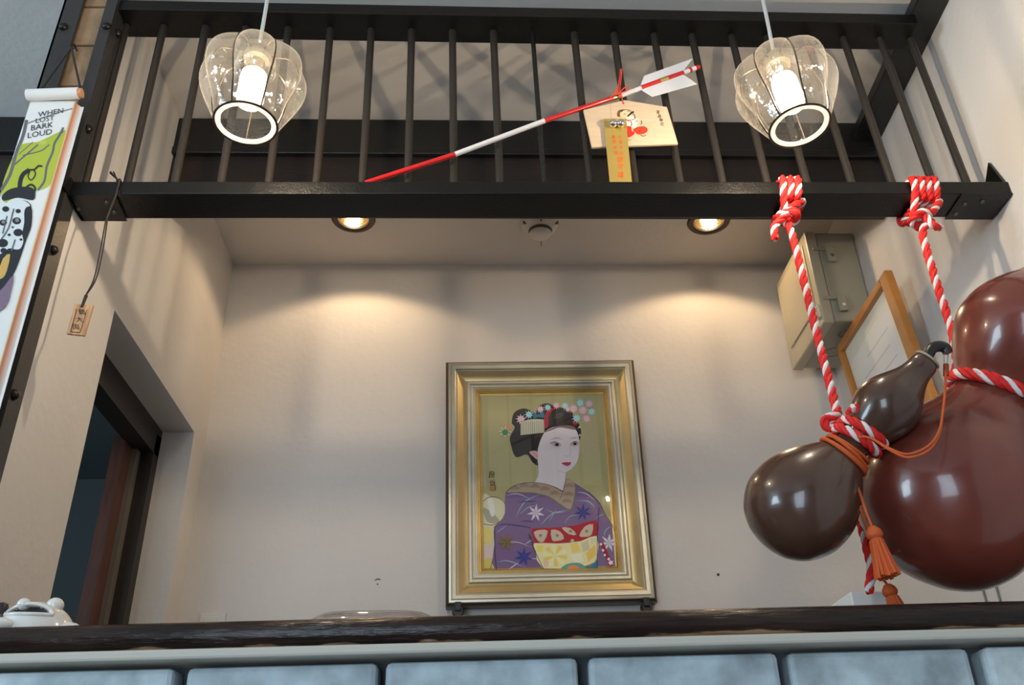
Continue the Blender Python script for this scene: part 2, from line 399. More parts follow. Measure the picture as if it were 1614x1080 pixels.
# ------------------------------------------------------------------ steel and brick column at the left
col = thing('column', 'brick column between two bolted dark steel angles at the left', 'column', (-.96, 1.66, 0))
cx = [on_plane(x, 71, (0, 1.62, 0), Vector((0, 1, 0))).x for x in (78, 110, 150)]
def xz(x, y): return at(x, y, 1.62).x
xl0, xl1, xr0 = xz(78.5, 71), xz(111, 71), xz(148, 71)
M().box((xl0, 1.62, 0), (xl1, 1.628, ZF)).box((xl0, 1.62, 0), (xl0+.008, 1.70, ZF)).build('steel_angle', steel, col, bevel=.0015)
M().box((xr0, 1.62, 0), (XL+.006, 1.628, ZF)).box((XL-.001, 1.62, 0), (XL+.006, 1.672, ZF)).build('steel_angle', steel, col, bevel=.0015)
M().box((xl0+.01, 1.648, 0), (XL-.004, 1.664, ZF)).build('mortar_core', mat('old_mortar', (.42, .36, .28), .9), col)
brickm = mat('tan_brick', (.30, .185, .10), .85, bump=.5, bscale=60, var=.25, vscale=18)
zj = at(120, 70, 1.63).z
bs = None
for k in range(-14, 2):
    b = M().box((xl1-.012, 1.632, zj+k*.137+.003), (xr0+.012, 1.65, min(ZF-.001, zj+k*.137+.133)))
    b.build('brick', brickm, col, bevel=.003)
bl = [(100, 43, 'f'), (168.5, 42, 'f')]
def bolt(p, n):
    m = M(); n = Vector(n)
    m.lathe([(0, .011), (.005, .0105), (.009, .007), (.0105, .003), (.0115, .003), (.0115, 0), (0, 0)], p, n, 12)
    m.build('bolt', mat('black_bolt', (.03, .026, .024), .3, metal=.7), col, smooth=True)
for x, y, _ in bl: bolt(at(x, y, 1.62), (0, -1, 0))
for z in (2.3, 1.75):
    bolt(Vector(((xl0+xl1)/2, 1.62, z)), (0, -1, 0)); bolt(Vector(((xr0+XL)/2-.004, 1.62, z)), (0, -1, 0))
for x, y in ((185, 53), (138, 204), (81, 391), (16, 617)):
    p = on_x(x, y, XL+.006); bolt(Vector((XL+.006, min(1.658, max(1.634, p.y)), p.z)), (1, 0, 0))

# ------------------------------------------------------------------ railing
YF, YK, ZB0, ZB1 = 1.632, 1.722, 2.403, 2.438
rail = thing('railing', 'black railing of round bars between two beams above the alcove', 'railing', (.17, 1.68, ZB0))
zl, zr = .0, .012
def beam(z0, z1, xa, xb, name):
    M().hexa([(xa, YF, z0), (xb, YF, z0+zr), (xb, YK, z0+zr), (xa, YK, z0), (xa, YF, z1), (xb, YF, z1+zr), (xb, YK, z1+zr), (xa, YK, z1)]).build(name, beamm, rail, bevel=.002)
beam(ZB0, ZB1, XL+.001, XR(1.68)-.002, 'lower_beam')
ZT0 = at(850, 20, YF).z
def rail_hexa(z0, z1):
    a, b = XL+.001, XR(1.68)-.086
    za, zb = at(209, 15, YF).z, at(1420, 37, YF).z
    sl = (zb-za)/(b-a)
    return [(a, YF, za+z0), (b, YF, zb+z0), (b, YK, zb+z0), (a, YK, za+z0), (a, YF, za+z1), (b, YF, zb+z1), (b, YK, zb+z1), (a, YK, za+z1)], za, sl, a
hx, zra, zsl, xa0 = rail_hexa(0, .035)
M().hexa(hx).build('upper_beam', beamm, rail, bevel=.002)
RODX = [134, 201, 276, 349, 424, 499, 571.6, 643.5, 716, 788.6, 858, 931.7, 1002, 1073, 1140, 1210, 1272.5, 1343, 1407, 1471, 1525]
YRD = 1.685
for i, q in enumerate(RODX):
    p = at(q, 288, YRD); dx = -.022*(p.x+.85)/2.0
    zt = zra+zsl*(p.x-xa0)+.004
    thin = abs(q-858) < 1
    m = M().tube([Vector((p.x, YRD, 2.43)), Vector((p.x+dx, YRD, zt))], .0062 if thin else .0095, 14)
    o = m.build('baluster', mat('glossy_black_rod', (.01, .01, .01), .15, bump=.8, bscale=180) if thin else rodm, rail, smooth=True)
    if thin: o['label'] = 'thinner glossy black bar'
# end plates, gusset and bolts of the lower beam
zbl = ZB0-.004
M().prism([at(104, 300, YF-.003), at(190, 300, YF-.003), at(190, 308, YF-.003), at(104, 308, YF-.003)], (0, .003, 0)).build('end_plate', beamm, rail)
M().prism([(XL+.002, YF-.002, zbl), (on_z(183, 310, zbl).x, YF-.002, zbl), (on_z(198, 344, zbl).x, YK+.004, zbl), (XL+.002, YK+.004, zbl)], (0, 0, .004)).build('bracket_plate', beamm, rail)
zbr = ZB0+zr-.004; xrr = XR(1.68)-.003
M().prism([(on_z(1512, 312, zbr).x, YF-.002, zbr), (xrr, YF-.002, zbr), (xrr, YK+.004, zbr), (on_z(1490, 345, zbr).x, YK+.004, zbr)], (0, 0, .004)).build('bracket_plate', beamm, rail)
gy = 1.70
g0 = [Vector((XR(YF)-.004, YF+.003, ZB1+zr)), Vector((XR(YK)-.004, YK+.03, ZB1+zr)), Vector((XR(1.69)-.004, 1.665, ZB1+zr+.085))]
M().prism(g0, (-.006, 0, 0)).build('gusset_plate', beamm, rail)
M().prism([Vector((XL+.004, YF-.03, ZB0-.004)), Vector((XL+.004, YK, ZB0-.004)), Vector((XL+.004, YK, ZB1+.004)), Vector((XL+.004, YF-.01, ZB1+.004))], (.005, 0, 0)).build('gusset_plate', beamm, rail)
for x, y, z in ((168, 319, zbl), (180, 334, zbl), (124, 329, zbl), (1520, 322, zbr), (1548, 318, zbr), (1506, 337, zbr)):
    M().lathe([(0, .004), (.004, .0035), (.006, 0)], on_z(x, y, z), (0, 0, -1), 10).build('bolt', mat('worn_bolt', (.12, .11, .10), .35, metal=.6), rail, smooth=True)
# ------------------------------------------------------------------ downlights, smoke detector
warm = (1, .66, .34)
refl = mat('gold_reflector', (.9, .72, .45), .18, metal=1)
dl_lamp = emit('downlight_lamp', (1, .84, .60), 45)
for i, c in enumerate(DL):
    t = thing('downlight', ('recessed warm downlight in the alcove ceiling, above the left half of the back wall', 'recessed warm downlight in the alcove ceiling, to the right of the smoke detector')[i], 'light', c, 'recessed ceiling downlights')
    M().lathe([(.053, .004), (.054, -.004), (.060, -.008), (.073, -.006), (.077, 0), (.053, .004)], c, (0, 0, 1), 40).build('trim_ring', bronze, t, smooth=True)
    M().lathe([(.054, 0), (.052, .02), (.040, .045), (.024, .075), (0, .078)], c, (0, 0, 1), 32).build('reflector', refl, t, smooth=True)
    M().sphere(c+Vector((0, 0, .040)), .020, 16, sc=(1, 1, 1.2)).build('lamp', dl_lamp, t, smooth=True)
    l = bpy.data.lights.new('downlight_beam', 'SPOT'); l.energy = SPOT_W; l.color = (1, .70, .40); l.spot_size = math.radians(136); l.spot_blend = .25; l.shadow_soft_size = .018
    lo = bpy.data.objects.new('downlight_beam', l); COL.objects.link(lo); lo.location = c+Vector((0, 0, .012)); lo.location.z = ZC-.001
c = on_z(851, 352, ZC)
t = thing('smoke_detector', 'round white smoke detector on the ceiling between the two downlights', 'smoke detector', c)
M().lathe([(0, 0), (.066, 0), (.066, -.012), (.060, -.02), (.048, -.030), (.044, -.031), (.042, -.034)], c, (0, 0, 1), 40).build('base', whiteplastic, t, smooth=True)
M().lathe([(.042, -.034), (.036, -.036), (.036, -.044)], c, (0, 0, 1), 32).build('vent_ring', mat('grey_vent', (.12, .11, .10), .6), t, smooth=True)
M().lathe([(0, -.060), (.024, -.059), (.034, -.054), (.040, -.046), (.038, -.044), (0, -.044)], c, (0, 0, 1), 32).build('cap', whiteplastic, t, smooth=True)
M().sphere(c+Vector((0, -.052, -.026)), .004, 8).build('indicator', mat('grey_lens', (.1, .1, .1), .3), t, smooth=True)
M().tube([c+Vector((.006, .04, -.03)), c+Vector((.010, .10, -.018)), c+Vector((.014, .14, -.002))], [.003, .002, .001], 6).build('wire', mat('brownish_wire', (.3, .25, .2), .6), t)

for dx in (-.056, .056): M().box((c.x+dx-.006, c.y-.030, ZC-.0225), (c.x+dx+.006, c.y-.024, ZC-.012)).build('vent_slot', MATS['grey_vent'], t)

# ------------------------------------------------------------------ pendant lamps
globe = thin_glass('clear_blown_glass', (.98, .945, .86), gloss=.65, rough=.02, milky=.007, bump=.5, edge=.045)
rimglass = bpy.data.materials.new('thick_glass_rim'); rimglass.use_nodes = True
_nt = rimglass.node_tree; _tl = _nt.nodes.new('ShaderNodeBsdfTranslucent'); _tl.inputs[0].default_value = (1, .95, .86, 1)
_mx = _nt.nodes.new('ShaderNodeMixShader'); _mx.inputs[0].default_value = .7
_nt.nodes['Principled BSDF'].inputs['Base Color'].default_value = (.9, .87, .8, 1); _nt.nodes['Principled BSDF'].inputs['Roughness'].default_value = .08
_nt.links.new(_nt.nodes['Principled BSDF'].outputs[0], _mx.inputs[1]); _nt.links.new(_tl.outputs[0], _mx.inputs[2]); _nt.links.new(_mx.outputs[0], _nt.nodes['Material Output'].inputs['Surface'])
bulbm = emit('lit_bulb', (1, .86, .69), BULB_E)
frosted = thin_glass('frosted_bulb_glass', (.99, .97, .93), gloss=.2, rough=.3, milky=.09)
wirem = mat('dark_wire', (.06, .045, .035), .35, metal=.8)
LS = 1.054
def pendant(ring_c, tilt, label, cordtop):
    c = Vector(ring_c); ax = Vector(tilt).normalized()
    t = thing('pendant_lamp', label, 'lamp', c, 'blown glass pendant lamps')
    prof = [(.0555, 0), (.058, .004), (.065, .020), (.075, .045), (.085, .070), (.093, .092), (.097, .112), (.096, .132), (.089, .150), (.075, .164), (.056, .172), (.038, .174), (.026, .176)]
    P = [(p.x*LS, p.y*LS) for p in smooth_path([Vector((a, b, 0)) for a, b in prof], 3)]
    N = 7; PH0 = math.atan2(-c.y, -c.x)-.08
    def mod(g, r, h):
        k = max(0, min(1, (h/LS-.006)/.05))*max(0, min(1, (.178-h/LS)/.03))
        return 1+k*(.20*abs(math.cos(N*(g-PH0)/2))**.7-.15)
    M().lathe(P, c, ax, 128, mod=mod).build('glass_globe', globe, t, smooth=True, sharp=1.4)
    e = [(.036, .176), (.037, .155), (.040, .140), (.036, .132), (.026, .130)]
    M().lathe([(p*LS, q*LS) for p, q in e], c, ax, 40).build('inner_glass_collar', globe, t, smooth=True)
    M().ring(c+ax*.003, ax, +.0507*LS, .0046, 48, 10).build('glass_rim', rimglass, t, smooth=True)
    M().ring(c+ax*.002, ax, .0575*LS, .0024, 48, 8).build('wire_ring', wirem, t, smooth=True)
    e1 = (Vector((1, 0, 0))-ax*ax.x).normalized(); e2 = ax.cross(e1)
    for k in range(N):
        g = PH0+(2*k+1)*PI/N
        path = []
        for (r, h) in P:
            rr = r*mod(g, r, h)+.0015
            path.append(c+ax*h+(e1*math.cos(g)+e2*math.sin(g))*rr)
        M().tube(path, .0017, 6).build('cage_wire', wirem, t, smooth=True)
    top = c+ax*.176*LS
    M().lathe([(0, .03), (.008, .03), (.011, .022), (.024, .012), (.028, 0), (.026, -.012), (.017, -.016), (.017, -.050), (0, -.050)], top, ax, 24).build('socket', mat('grey_metal_socket', (.35, .33, .3), .35, metal=.7), t, smooth=True)
    bp = [(0, .142), (.016, .141), (.0245, .134), (.0265, .122), (.0265, .066), (.024, .056), (.015, .050), (0, .049)]
    M().lathe(bp, c, ax, 28).build('bulb', frosted, t, smooth=True)
    M().lathe([(0, .084), (.005, .085), (.007, .089), (.007, .113), (.005, .117), (0, .118)], c, ax, 16).build('filament', bulbm, t, smooth=True)
    tp = top+ax*.028
    M().tube(smooth_path([tp, tp.lerp(Vector(cordtop), .3)+Vector((.002, 0, 0)), Vector(cordtop)], 6), .0042, 8).build('cord', mat('white_flex', (.7, .7, .68), .5), t, smooth=True)
    M().lathe([(0, -.03), (.03, -.03), (.045, -.01), (.045, 0), (0, 0)], Vector(cordtop), (0, 0, 1), 24).build('ceiling_rose', whiteplastic, t, smooth=True)
    return t
rl = at(387, 196, 1.37); rr_ = at(1261, 200, 1.37)
tl = rl+Vector((0, 0, .2)); 
pendant(rl, (.012, 0, 1), 'lit blown glass pendant lamp in a wire cage, nearer the hanging scroll', (rl.x+.0, 1.37, ZF))
tr_ = at(1216, 74, 1.375)
axr = (tr_-rr_).normalized(); axr = Vector((axr.x, max(-.03, min(.03, axr.y)), axr.z)).normalized()
pendant(rr_, axr, 'lit blown glass pendant lamp in a wire cage, above the gourds', (rr_.x+axr.x*.2, 1.37, ZF))

# ------------------------------------------------------------------ picture of a woman in a kimono
pn = Vector((0, -1, -.055)).normalized()
pc = Vector((.24, 2.812, 2.21))
cor = [on_plane(x, y, pc, pn) for x, y in ((701, 571), (998, 570), (1036, 948), (704, 960))]
ctr = sum(cor, Vector())/4
pu = ((cor[1]+cor[2])-(cor[0]+cor[3])).normalized(); pv = pu.cross(pn).normalized()
if pv.z < 0: pv = -pv
PW = (((cor[1]-cor[0]).dot(pu))+((cor[2]-cor[3]).dot(pu)))/2; PH = (((cor[0]-cor[3]).dot(pv))+((cor[1]-cor[2]).dot(pv)))/2
pic = thing('framed_painting', 'gold framed painting of a woman in a purple kimono on the back wall', 'painting', ctr-pv*PH/2)
def fr_pt(i, d, h):
    sx = (-1, 1, 1, -1)[i]; sy = (1, 1, -1, -1)[i]
    return ctr+pu*sx*(PW/2-d)+pv*sy*(PH/2-d)+pn*h
silver = mat('aged_silver_gilt', (.62, .57, .45), .42, metal=.75, var=.12, vscale=10)
gold = mat('old_gold_gilt', (.66, .45, .16), .42, metal=.75, var=.15, vscale=10)
dkgold = mat('dark_brown_gilt', (.10, .075, .055), .35, metal=.6)
def moulding(name, prof, m):
    k = M()
    prof = [(d*.935, h) for d, h in prof]
    for i in range(4):
        j = (i+1) % 4; n = len(prof)
        vs = [fr_pt(i, d, h) for d, h in prof]+[fr_pt(j, d, h) for d, h in prof]
        k.add(vs, [(q, q+1, n+q+1, n+q) for q in range(n-1)])
    return k.build(name, m, pic, smooth=True, sharp=.35)
moulding('outer_moulding', [(0, -.04), (0, .004), (.004, .012), (.010, .016)], dkgold)
moulding('frame_lip', [(.010, .016), (.012, .022), (.018, .023), (.020, .0205), (.023, .0225), (.034, .021), (.040, .016), (.042, .0175)], silver)
moulding('frame_cove', [(.042, .0175), (.048, .013), (.056, .006), (.066, .001), (.074, -.001), (.076, .0015)], mat('pale_gold_gilt', (.66, .52, .27), .42, metal=.75, var=.1, vscale=9))
moulding('frame_step', [(.076, .0015), (.080, .004), (.087, .0035), (.090, .0005), (.094, .002), (.100, .0015), (.102, -.003), (.106, -.002), (.108, -.006)], silver)
moulding('inner_slip', [(.108, -.006), (.112, -.005), (.114, -.009), (.118, -.008), (.120, -.012), (.128, -.015)], gold)
printm = print_mat('painted_print', .55)
A = Art(ctr-pn*.0175, pn, gain=1.6, step=.00003)
def c4(x, y): return (760+min(x, 764)/3.6, 610+min(y, 1046)/3.6*.995)
D = PW/2-.112; E_ = PH/2-.112
s = A
# background board covers the opening
qv = [ctr-pn*.0175+pu*a*D+pv*b*E_ for a, b in ((-1, 1), (1, 1), (1, -1), (-1, -1))]
s._add(qv, [[0, 1, 2, 3]], (160, 154, 112))
def F(pts, col, sm=4): s.fill(pts, col, sm, c4)
def S(pts, wd, col, tp=False): s.stroke(pts, wd, col, 6, c4, tp)
F([(0, 640), (50, 628), (110, 640), (135, 680), (128, 735), (85, 780), (66, 800), (78, 830), (72, 1050), (0, 1050)], (196, 190, 158))
F([(5, 690), (60, 720), (100, 770), (30, 770)], (150, 148, 130)); F([(30, 645), (60, 640), (72, 720), (50, 735)], (214, 212, 196))
F([(0, 820), (40, 800), (60, 860), (10, 900)], (204, 188, 110)); F([(0, 930), (50, 900), (60, 960), (20, 985)], (200, 180, 178))
F([(10, 990), (60, 980), (55, 1045), (5, 1045)], (196, 182, 96))
S([(0, 655), (45, 628), (105, 640), (136, 690), (110, 760), (55, 788), (0, 780)], .9, (45, 40, 40))
S([(70, 940), (45, 1045)], .8, (45, 40, 40))
F([(168, 205), (180, 150), (225, 124), (270, 132), (300, 160), (318, 112), (368, 93), (405, 108), (440, 120), (500, 136), (520, 180), (552, 215), (562, 262), (548, 305), (510, 250), (420, 235), (352, 268), (322, 330), (312, 385), (318, 448), (284, 428), (252, 386), (190, 400), (160, 320), (160, 280), (185, 232)], (44, 40, 38))
F([(352, 262), (392, 234), (445, 222), (505, 224), (535, 250), (550, 300), (552, 370), (538, 428), (508, 468), (476, 490), (472, 540), (462, 592), (420, 572), (360, 558), (300, 552), (318, 505), (318, 450), (313, 400), (322, 330)], (200, 192, 196))
S([(478, 489), (473, 535), (463, 588)], .5, (120, 105, 108)); S([(553, 340), (545, 410), (520, 455), (480, 488), (430, 480)], .4, (150, 132, 132))
F([(268, 372), (295, 364), (314, 372), (318, 400), (312, 414), (290, 398)], (196, 160, 158)); S([(285, 376), (305, 385), (310, 402)], .5, (150, 90, 90))
F([(345, 262), (395, 236), (440, 222), (505, 222), (530, 245), (440, 232), (385, 250)], (120, 96, 92))
F([(372, 228), (352, 228), (356, 165), (378, 128), (430, 116), (455, 122), (405, 140), (382, 168)], (160, 30, 48))
F([(384, 214), (376, 172), (398, 136), (450, 119), (500, 132), (518, 172), (506, 204), (445, 214)], (50, 46, 44))
F([(405, 178), (430, 150), (465, 150), (440, 180)], (66, 64, 62))
F([(512, 204), (530, 194), (544, 206), (532, 218)], (170, 34, 48))
for x, y, r, cl in ((220, 185, 32, 0), (266, 158, 28, 1), (330, 128, 26, 0), (372, 118, 24, 1), (420, 106, 24, 0), (470, 108, 26, 1), (520, 125, 32, 0), (556, 92, 30, 1), (606, 96, 28, 0), (572, 134, 34, 0), (620, 142, 28, 1), (536, 180, 30, 1), (592, 182, 30, 0), (486, 128, 20, 0)):
    s.disc(x, y, r, ((196, 158, 168), (138, 182, 192))[cl], star=9, a0=x, mp=c4); s.disc(x, y, r*.55, ((206, 176, 182), (160, 198, 202))[cl], mp=c4)
F([(290, 145), (318, 160), (345, 142), (352, 175), (320, 172), (292, 180)], (44, 110, 140))
for g in range(8): F([(130, 255), (130+36*math.cos(g*.8-.1), 255+30*math.sin(g*.8-.1)), (130+36*math.cos(g*.8+.12), 255+30*math.sin(g*.8+.12))], (205, 190, 170), 0)
s.disc(150, 232, 20, (205, 130, 112), star=7, mp=c4); s.disc(130, 260, 17, (60, 128, 84), mp=c4)
F([(218, 198), (280, 184), (350, 186), (353, 262), (218, 276)], (186, 182, 162), 0)
for k in range(11): S([(226+k*12, 200-k*.6), (224+k*12.2, 238), (225+k*12.2, 272-k)], .55, (90, 84, 72))
S([(218, 200), (280, 185), (350, 187)], .7, (110, 100, 84))
for k in range(5): S([(574+k*17, 205), (576+k*17, 300), (580+k*16, 420-k*12)], .3, (166, 140, 132))
for x, y in ((580, 260), (606, 300), (596, 345), (628, 330), (600, 385), (640, 360)): s.disc(x, y, 8, (176, 148, 150), star=5, mp=c4)
F([(540, 240), (552, 222), (562, 238), (552, 234)], (200, 190, 170), 0); F([(544, 284), (554, 268), (562, 284), (553, 280)], (200, 190, 170), 0)
S([(384, 303), (420, 293), (456, 299)], .7, (84, 66, 62), True); S([(498, 299), (525, 291), (543, 293)], .7, (84, 66, 62), True)
F([(384, 322), (412, 318), (446, 332), (436, 343), (408, 341)], (176, 160, 158)); s.disc(424, 331, 11, (52, 36, 34), ry=8.5, mp=c4); s.disc(424, 331, 6, (14, 12, 12), mp=c4)
S([(380, 322), (412, 316), (448, 330)], 1.1, (40, 28, 28), True)
F([(498, 330), (524, 316), (548, 321), (542, 336), (514, 339)], (176, 160, 158)); s.disc(526, 326, 10, (52, 36, 34), ry=8, mp=c4); s.disc(526, 326, 5, (14, 12, 12), mp=c4)
S([(498, 330), (524, 314), (549, 320)], 1.1, (40, 28, 28), True)
S([(498, 342), (503, 378), (496, 394), (480, 398)], .5, (166, 148, 148)); S([(462, 388), (470, 397), (480, 394)], .5, (166, 148, 148))
F([(450, 437), (476, 431), (490, 432), (503, 430), (498, 446), (478, 451)], (166, 30, 48)); S([(450, 437), (478, 437), (503, 431)], .5, (110, 18, 30))
# kimono
PUR = (114, 90, 128)
F([(133, 608), (190, 566), (250, 552), (350, 575), (460, 592), (480, 524), (522, 548), (600, 600), (660, 660), (700, 740), (745, 812), (756, 900), (770, 1046), (650, 1046), (640, 960), (345, 1040), (78, 1046), (70, 900), (68, 806), (100, 770), (128, 735)], PUR, 3)
F([(136, 602), (172, 570), (245, 551), (330, 552), (400, 570), (456, 598), (478, 526), (520, 552), (526, 600), (514, 660), (496, 700), (440, 668), (380, 628), (300, 606), (205, 602)], (158, 140, 120), 3)
for x, y in ((185, 590), (240, 575), (300, 580), (355, 595), (410, 620), (495, 575), (488, 625), (480, 665)):
    for r in (12, 20, 28): S([(x+r*math.cos(g), y+r*.8*math.sin(g)) for g in (3.3, 4.0, 4.7, 5.4, 6.1)], .55, (98, 52, 54))
S([(134, 604), (175, 569), (245, 550), (330, 551), (400, 569), (458, 598)], .8, (60, 46, 44)); S([(458, 600), (476, 526)], .8, (60, 46, 44)); S([(440, 640), (460, 596)], .7, (60, 46, 44))
S([(205, 604), (300, 608), (380, 630), (440, 670), (496, 702), (516, 662), (528, 600)], 1.6, (112, 118, 84))
arc = (132, 158, 170); wht = (190, 184, 196)
for p, wd, cl in (([(190, 745), (240, 660), (330, 612)], 1.8, arc), ([(135, 622), (200, 612), (270, 640)], 1.2, wht), ([(330, 790), (400, 725), (490, 705)], 2, arc), ([(210, 730), (260, 690), (300, 680)], 1.5, arc), ([(465, 780), (500, 740), (555, 730)], 1.4, arc), ([(530, 652), (600, 655), (640, 690)], 1.6, arc), ([(535, 600), (590, 612), (640, 650)], 1.4, wht), ([(75, 895), (110, 890), (200, 888), (280, 918)], 1.4, wht), ([(85, 1000), (150, 995), (250, 1035)], 2, arc), ([(150, 1042), (205, 1005)], 1.8, wht), ([(80, 835), (140, 792)], 1.6, arc), ([(690, 860), (700, 820), (735, 795)], 1.6, arc), ([(650, 745), (690, 725)], 1.4, arc), ([(240, 900), (290, 870)], 1.3, wht), ([(280, 980), (330, 985)], 1.5, wht), ([(360, 700), (410, 720), (470, 715)], 1.6, arc), ([(420, 700), (380, 770)], 1.2, arc)):
    S(p, wd, cl, True)
for p in ([(200, 660), (260, 656), (310, 655)], [(210, 770), (260, 768), (300, 770)], [(70, 800), (130, 785), (250, 800), (280, 810)]): S(p, 1.6, (62, 44, 104), True)
def maple(x, y, r, cl):
    for k in range(7):
        g = k*2*PI/7+.3
        F([(x, y), (x+r*.45*math.cos(g-.35), y+r*.45*math.sin(g-.35)), (x+r*math.cos(g), y+r*math.sin(g)), (x+r*.45*math.cos(g+.35), y+r*.45*math.sin(g+.35))], cl, 0)
maple(304, 720, 52, (196, 188, 202)); maple(570, 718, 52, (50, 56, 124)); maple(235, 972, 54, (48, 60, 140)); maple(135, 886, 56, (118, 100, 52)); maple(718, 892, 54, (196, 188, 202))
F([(284, 812), (400, 806), (530, 792), (646, 764), (650, 850), (560, 880), (430, 894), (302, 892), (286, 850)], (150, 34, 46), 2)
for p in ([(292, 832), (330, 818), (372, 824), (348, 886), (316, 880)], [(390, 818), (440, 826), (464, 868), (420, 882), (396, 876)], [(450, 806), (500, 808), (534, 846), (490, 842)], [(550, 852), (580, 800), (628, 786), (618, 848), (580, 858)], [(498, 886), (510, 868), (524, 884)]): F(p, (172, 160, 142), 2)
for x, y in ((330, 850), (425, 850), (500, 826), (592, 826)): s.disc(x, y, 9, (128, 108, 94), mp=c4)
F([(294, 894), (430, 896), (560, 882), (648, 852), (652, 970), (592, 1022), (345, 1038), (304, 940)], (204, 194, 150), 2)
for k in range(10):
    g0_, g1_ = k*2*PI/10, (k+.62)*2*PI/10
    F([(412, 965), (412+68*math.cos(g0_), 965+60*math.sin(g0_)), (412+70*math.cos((g0_+g1_)/2), 965+62*math.sin((g0_+g1_)/2)), (412+68*math.cos(g1_), 965+60*math.sin(g1_))], ((208, 178, 84), (222, 208, 160))[k % 2], 0)
for p, cl in (([(500, 900), (540, 890), (560, 940), (510, 950)], (206, 182, 98)), ([(560, 895), (600, 875), (610, 930), (570, 945)], (180, 176, 146)), ([(590, 950), (640, 900), (645, 960), (600, 1000)], (204, 172, 86)), ([(305, 910), (350, 905), (340, 940), (312, 945)], (206, 190, 92)), ([(500, 960), (560, 950), (575, 1000), (520, 1005)], (214, 208, 176)), ([(610, 870), (645, 858), (648, 890), (615, 900)], (188, 184, 160)), ([(345, 990), (380, 1000), (370, 1032), (348, 1032)], (200, 172, 150))): F(p, cl, 0)
F([(452, 1042), (470, 1018), (500, 1008), (540, 1006), (572, 1018), (582, 1042)], (82, 140, 128)); F([(484, 1040), (500, 1022), (535, 1022), (548, 1040)], (198, 120, 76))
F([(596, 1038), (640, 1004), (652, 985), (652, 1044)], (48, 104, 132), 0)
for p in ([(272, 850), (300, 940), (347, 1040)], [(662, 690), (652, 850), (652, 1040)], [(70, 800), (72, 950), (80, 1044)], [(272, 870), (262, 840)], [(600, 600), (660, 660), (702, 740), (746, 812), (758, 900), (770, 1040)]): S(p, .8, (44, 32, 52))
F([(662, 884), (686, 892), (742, 1020), (722, 1030)], (146, 26, 44), 0)
for x, y, r in ((672, 900, 11), (684, 935, 11), (694, 962, 10), (728, 1005, 18), (716, 985, 11)): s.disc(x, y, r, (206, 196, 204), star=5, mp=c4)
s.text('良', 775.5, 749, 11, (52, 46, 34), .1); s.text('谷', 776, 761, 9, (52, 46, 34))
F([(46, 558), (74, 558), (76, 592), (46, 592)], (124, 70, 50), 0); s.text('良', 776.7, 770, 7, (168, 150, 100))
A.build('picture', printm, pic)
gq = [q+pn*.0055 for q in qv]
M().add(gq, [(0, 1, 2, 3)]).build('glass_pane', thin_glass('picture_glass', (.97, .97, .97), gloss=.25, rough=.015, blend=.2), pic)
M().hexa([ctr+pu*a*PW*.44+pv*b*PH*.45-pn*h for b in (-1, 1) for a, h in ((-1, .020), (1, .020), (1, .03), (-1, .03))]).build('backing', mat('brown_backing', (.15, .1, .07), .8), pic)
for i, (x, y) in enumerate(((722, 968), (1017, 961))):
    c = at(x, y, 2.825)
    t = thing('picture_peg', ('black wall peg under the left corner of the gold frame', 'black wall peg under the right corner of the gold frame')[i], 'peg', (c.x, 2.875, c.z), 'pegs holding up the painting')
    M().lathe([(0, .085), (.014, .085), (.018, .080), (.018, .062), (.012, .058), (.010, 0), (0, 0)], (c.x, 2.876, c.z), (0, -1, 0), 20).build('peg', blackplastic, t, smooth=True)
    M().box((c.x-.010, 2.785, c.z), (c.x+.010, 2.81, c.z+.028), bev=.003).build('lip', blackplastic, t)

# ------------------------------------------------------------------ breaker box on the right wall
cream = mat('cream_enamel', (.50, .44, .32), .4); cream2 = mat('grey_cream_enamel', (.40, .37, .28), .42)
bx = thing('breaker_box', 'cream metal breaker box with two latches high on the right wall', 'electrical box', (1.27, 2.62, 2.58))
BX0, BX1, BY0, BY1, BZ0, BZ1 = 1.150, XR(2.6)-.004, 2.474, 2.800, 2.575, 2.922
M().box((BX0, BY0, BZ0), (XR(2.474)-.002, BY1, BZ1)).build('body', cream2, bx, bevel=.006)
M().box((1.113, BY0-.003, BZ0-.006), (BX0, BY1+.003, BZ1+.004)).build('cover', cream, bx, bevel=.005)
M().box((1.108, BY0+.03, BZ0+.065), (1.114, BY1-.03, BZ1-.03)).build('cover_panel', cream, bx, bevel=.004)
for (z) in (2.838, 2.647):
    l = M().box((1.128, BY0-.010, z+.006), (1.195, BY0-.003, z+.018)); l.box((1.170, BY0-.016, z-.040), (1.197, BY0-.002, z+.018), bev=.003)
    lo = l.build('latch', cream2, bx)
    M().lathe([(0, .006), (.006, .006), (.008, 0)], (1.183, BY0-.016, z-.022), (0, -1, 0), 12).build('latch_screw', chrome, lo, smooth=True)
def knock(x, y, r): 
    M().ring(Vector((x, y, BZ0-.0005)), (0, 0, 1), r, .0018, 28, 6).build('knockout', mat('grey_line', (.22, .20, .16), .5), bx)
knock(1.215, 2.55, .027); knock(1.215, 2.68, .030)
M().lathe([(0, -.003), (.020, -.003), (.024, 0)], (1.255, 2.505, BZ0), (0, 0, 1), 20).build('cable_hole', blackplastic, bx)
M().box((1.1065, BY0+.004, BZ0+.02), (1.1125, BY0+.028, BZ0+.065)).build('sticker', mat('white_sticker', (.7, .68, .6), .5), bx)
A = Art((1.1064, 0, 0), Vector((-1, 0, 0)), 1)
def sw(Y, z): 
    d = Vector((1.1064, Y, z))-CAM; k = d.dot(FW); return (807+FPX*d.dot(RT)/k, 540-FPX*d.dot(UP)/k)
for k in range(5): A.fill([sw(BY0+.007, BZ0+.058-k*.008), sw(BY0+.024, BZ0+.058-k*.008), sw(BY0+.024, BZ0+.055-k*.008), sw(BY0+.007, BZ0+.055-k*.008)], (70, 66, 60))
A.build('sticker_lines', printm, bx)

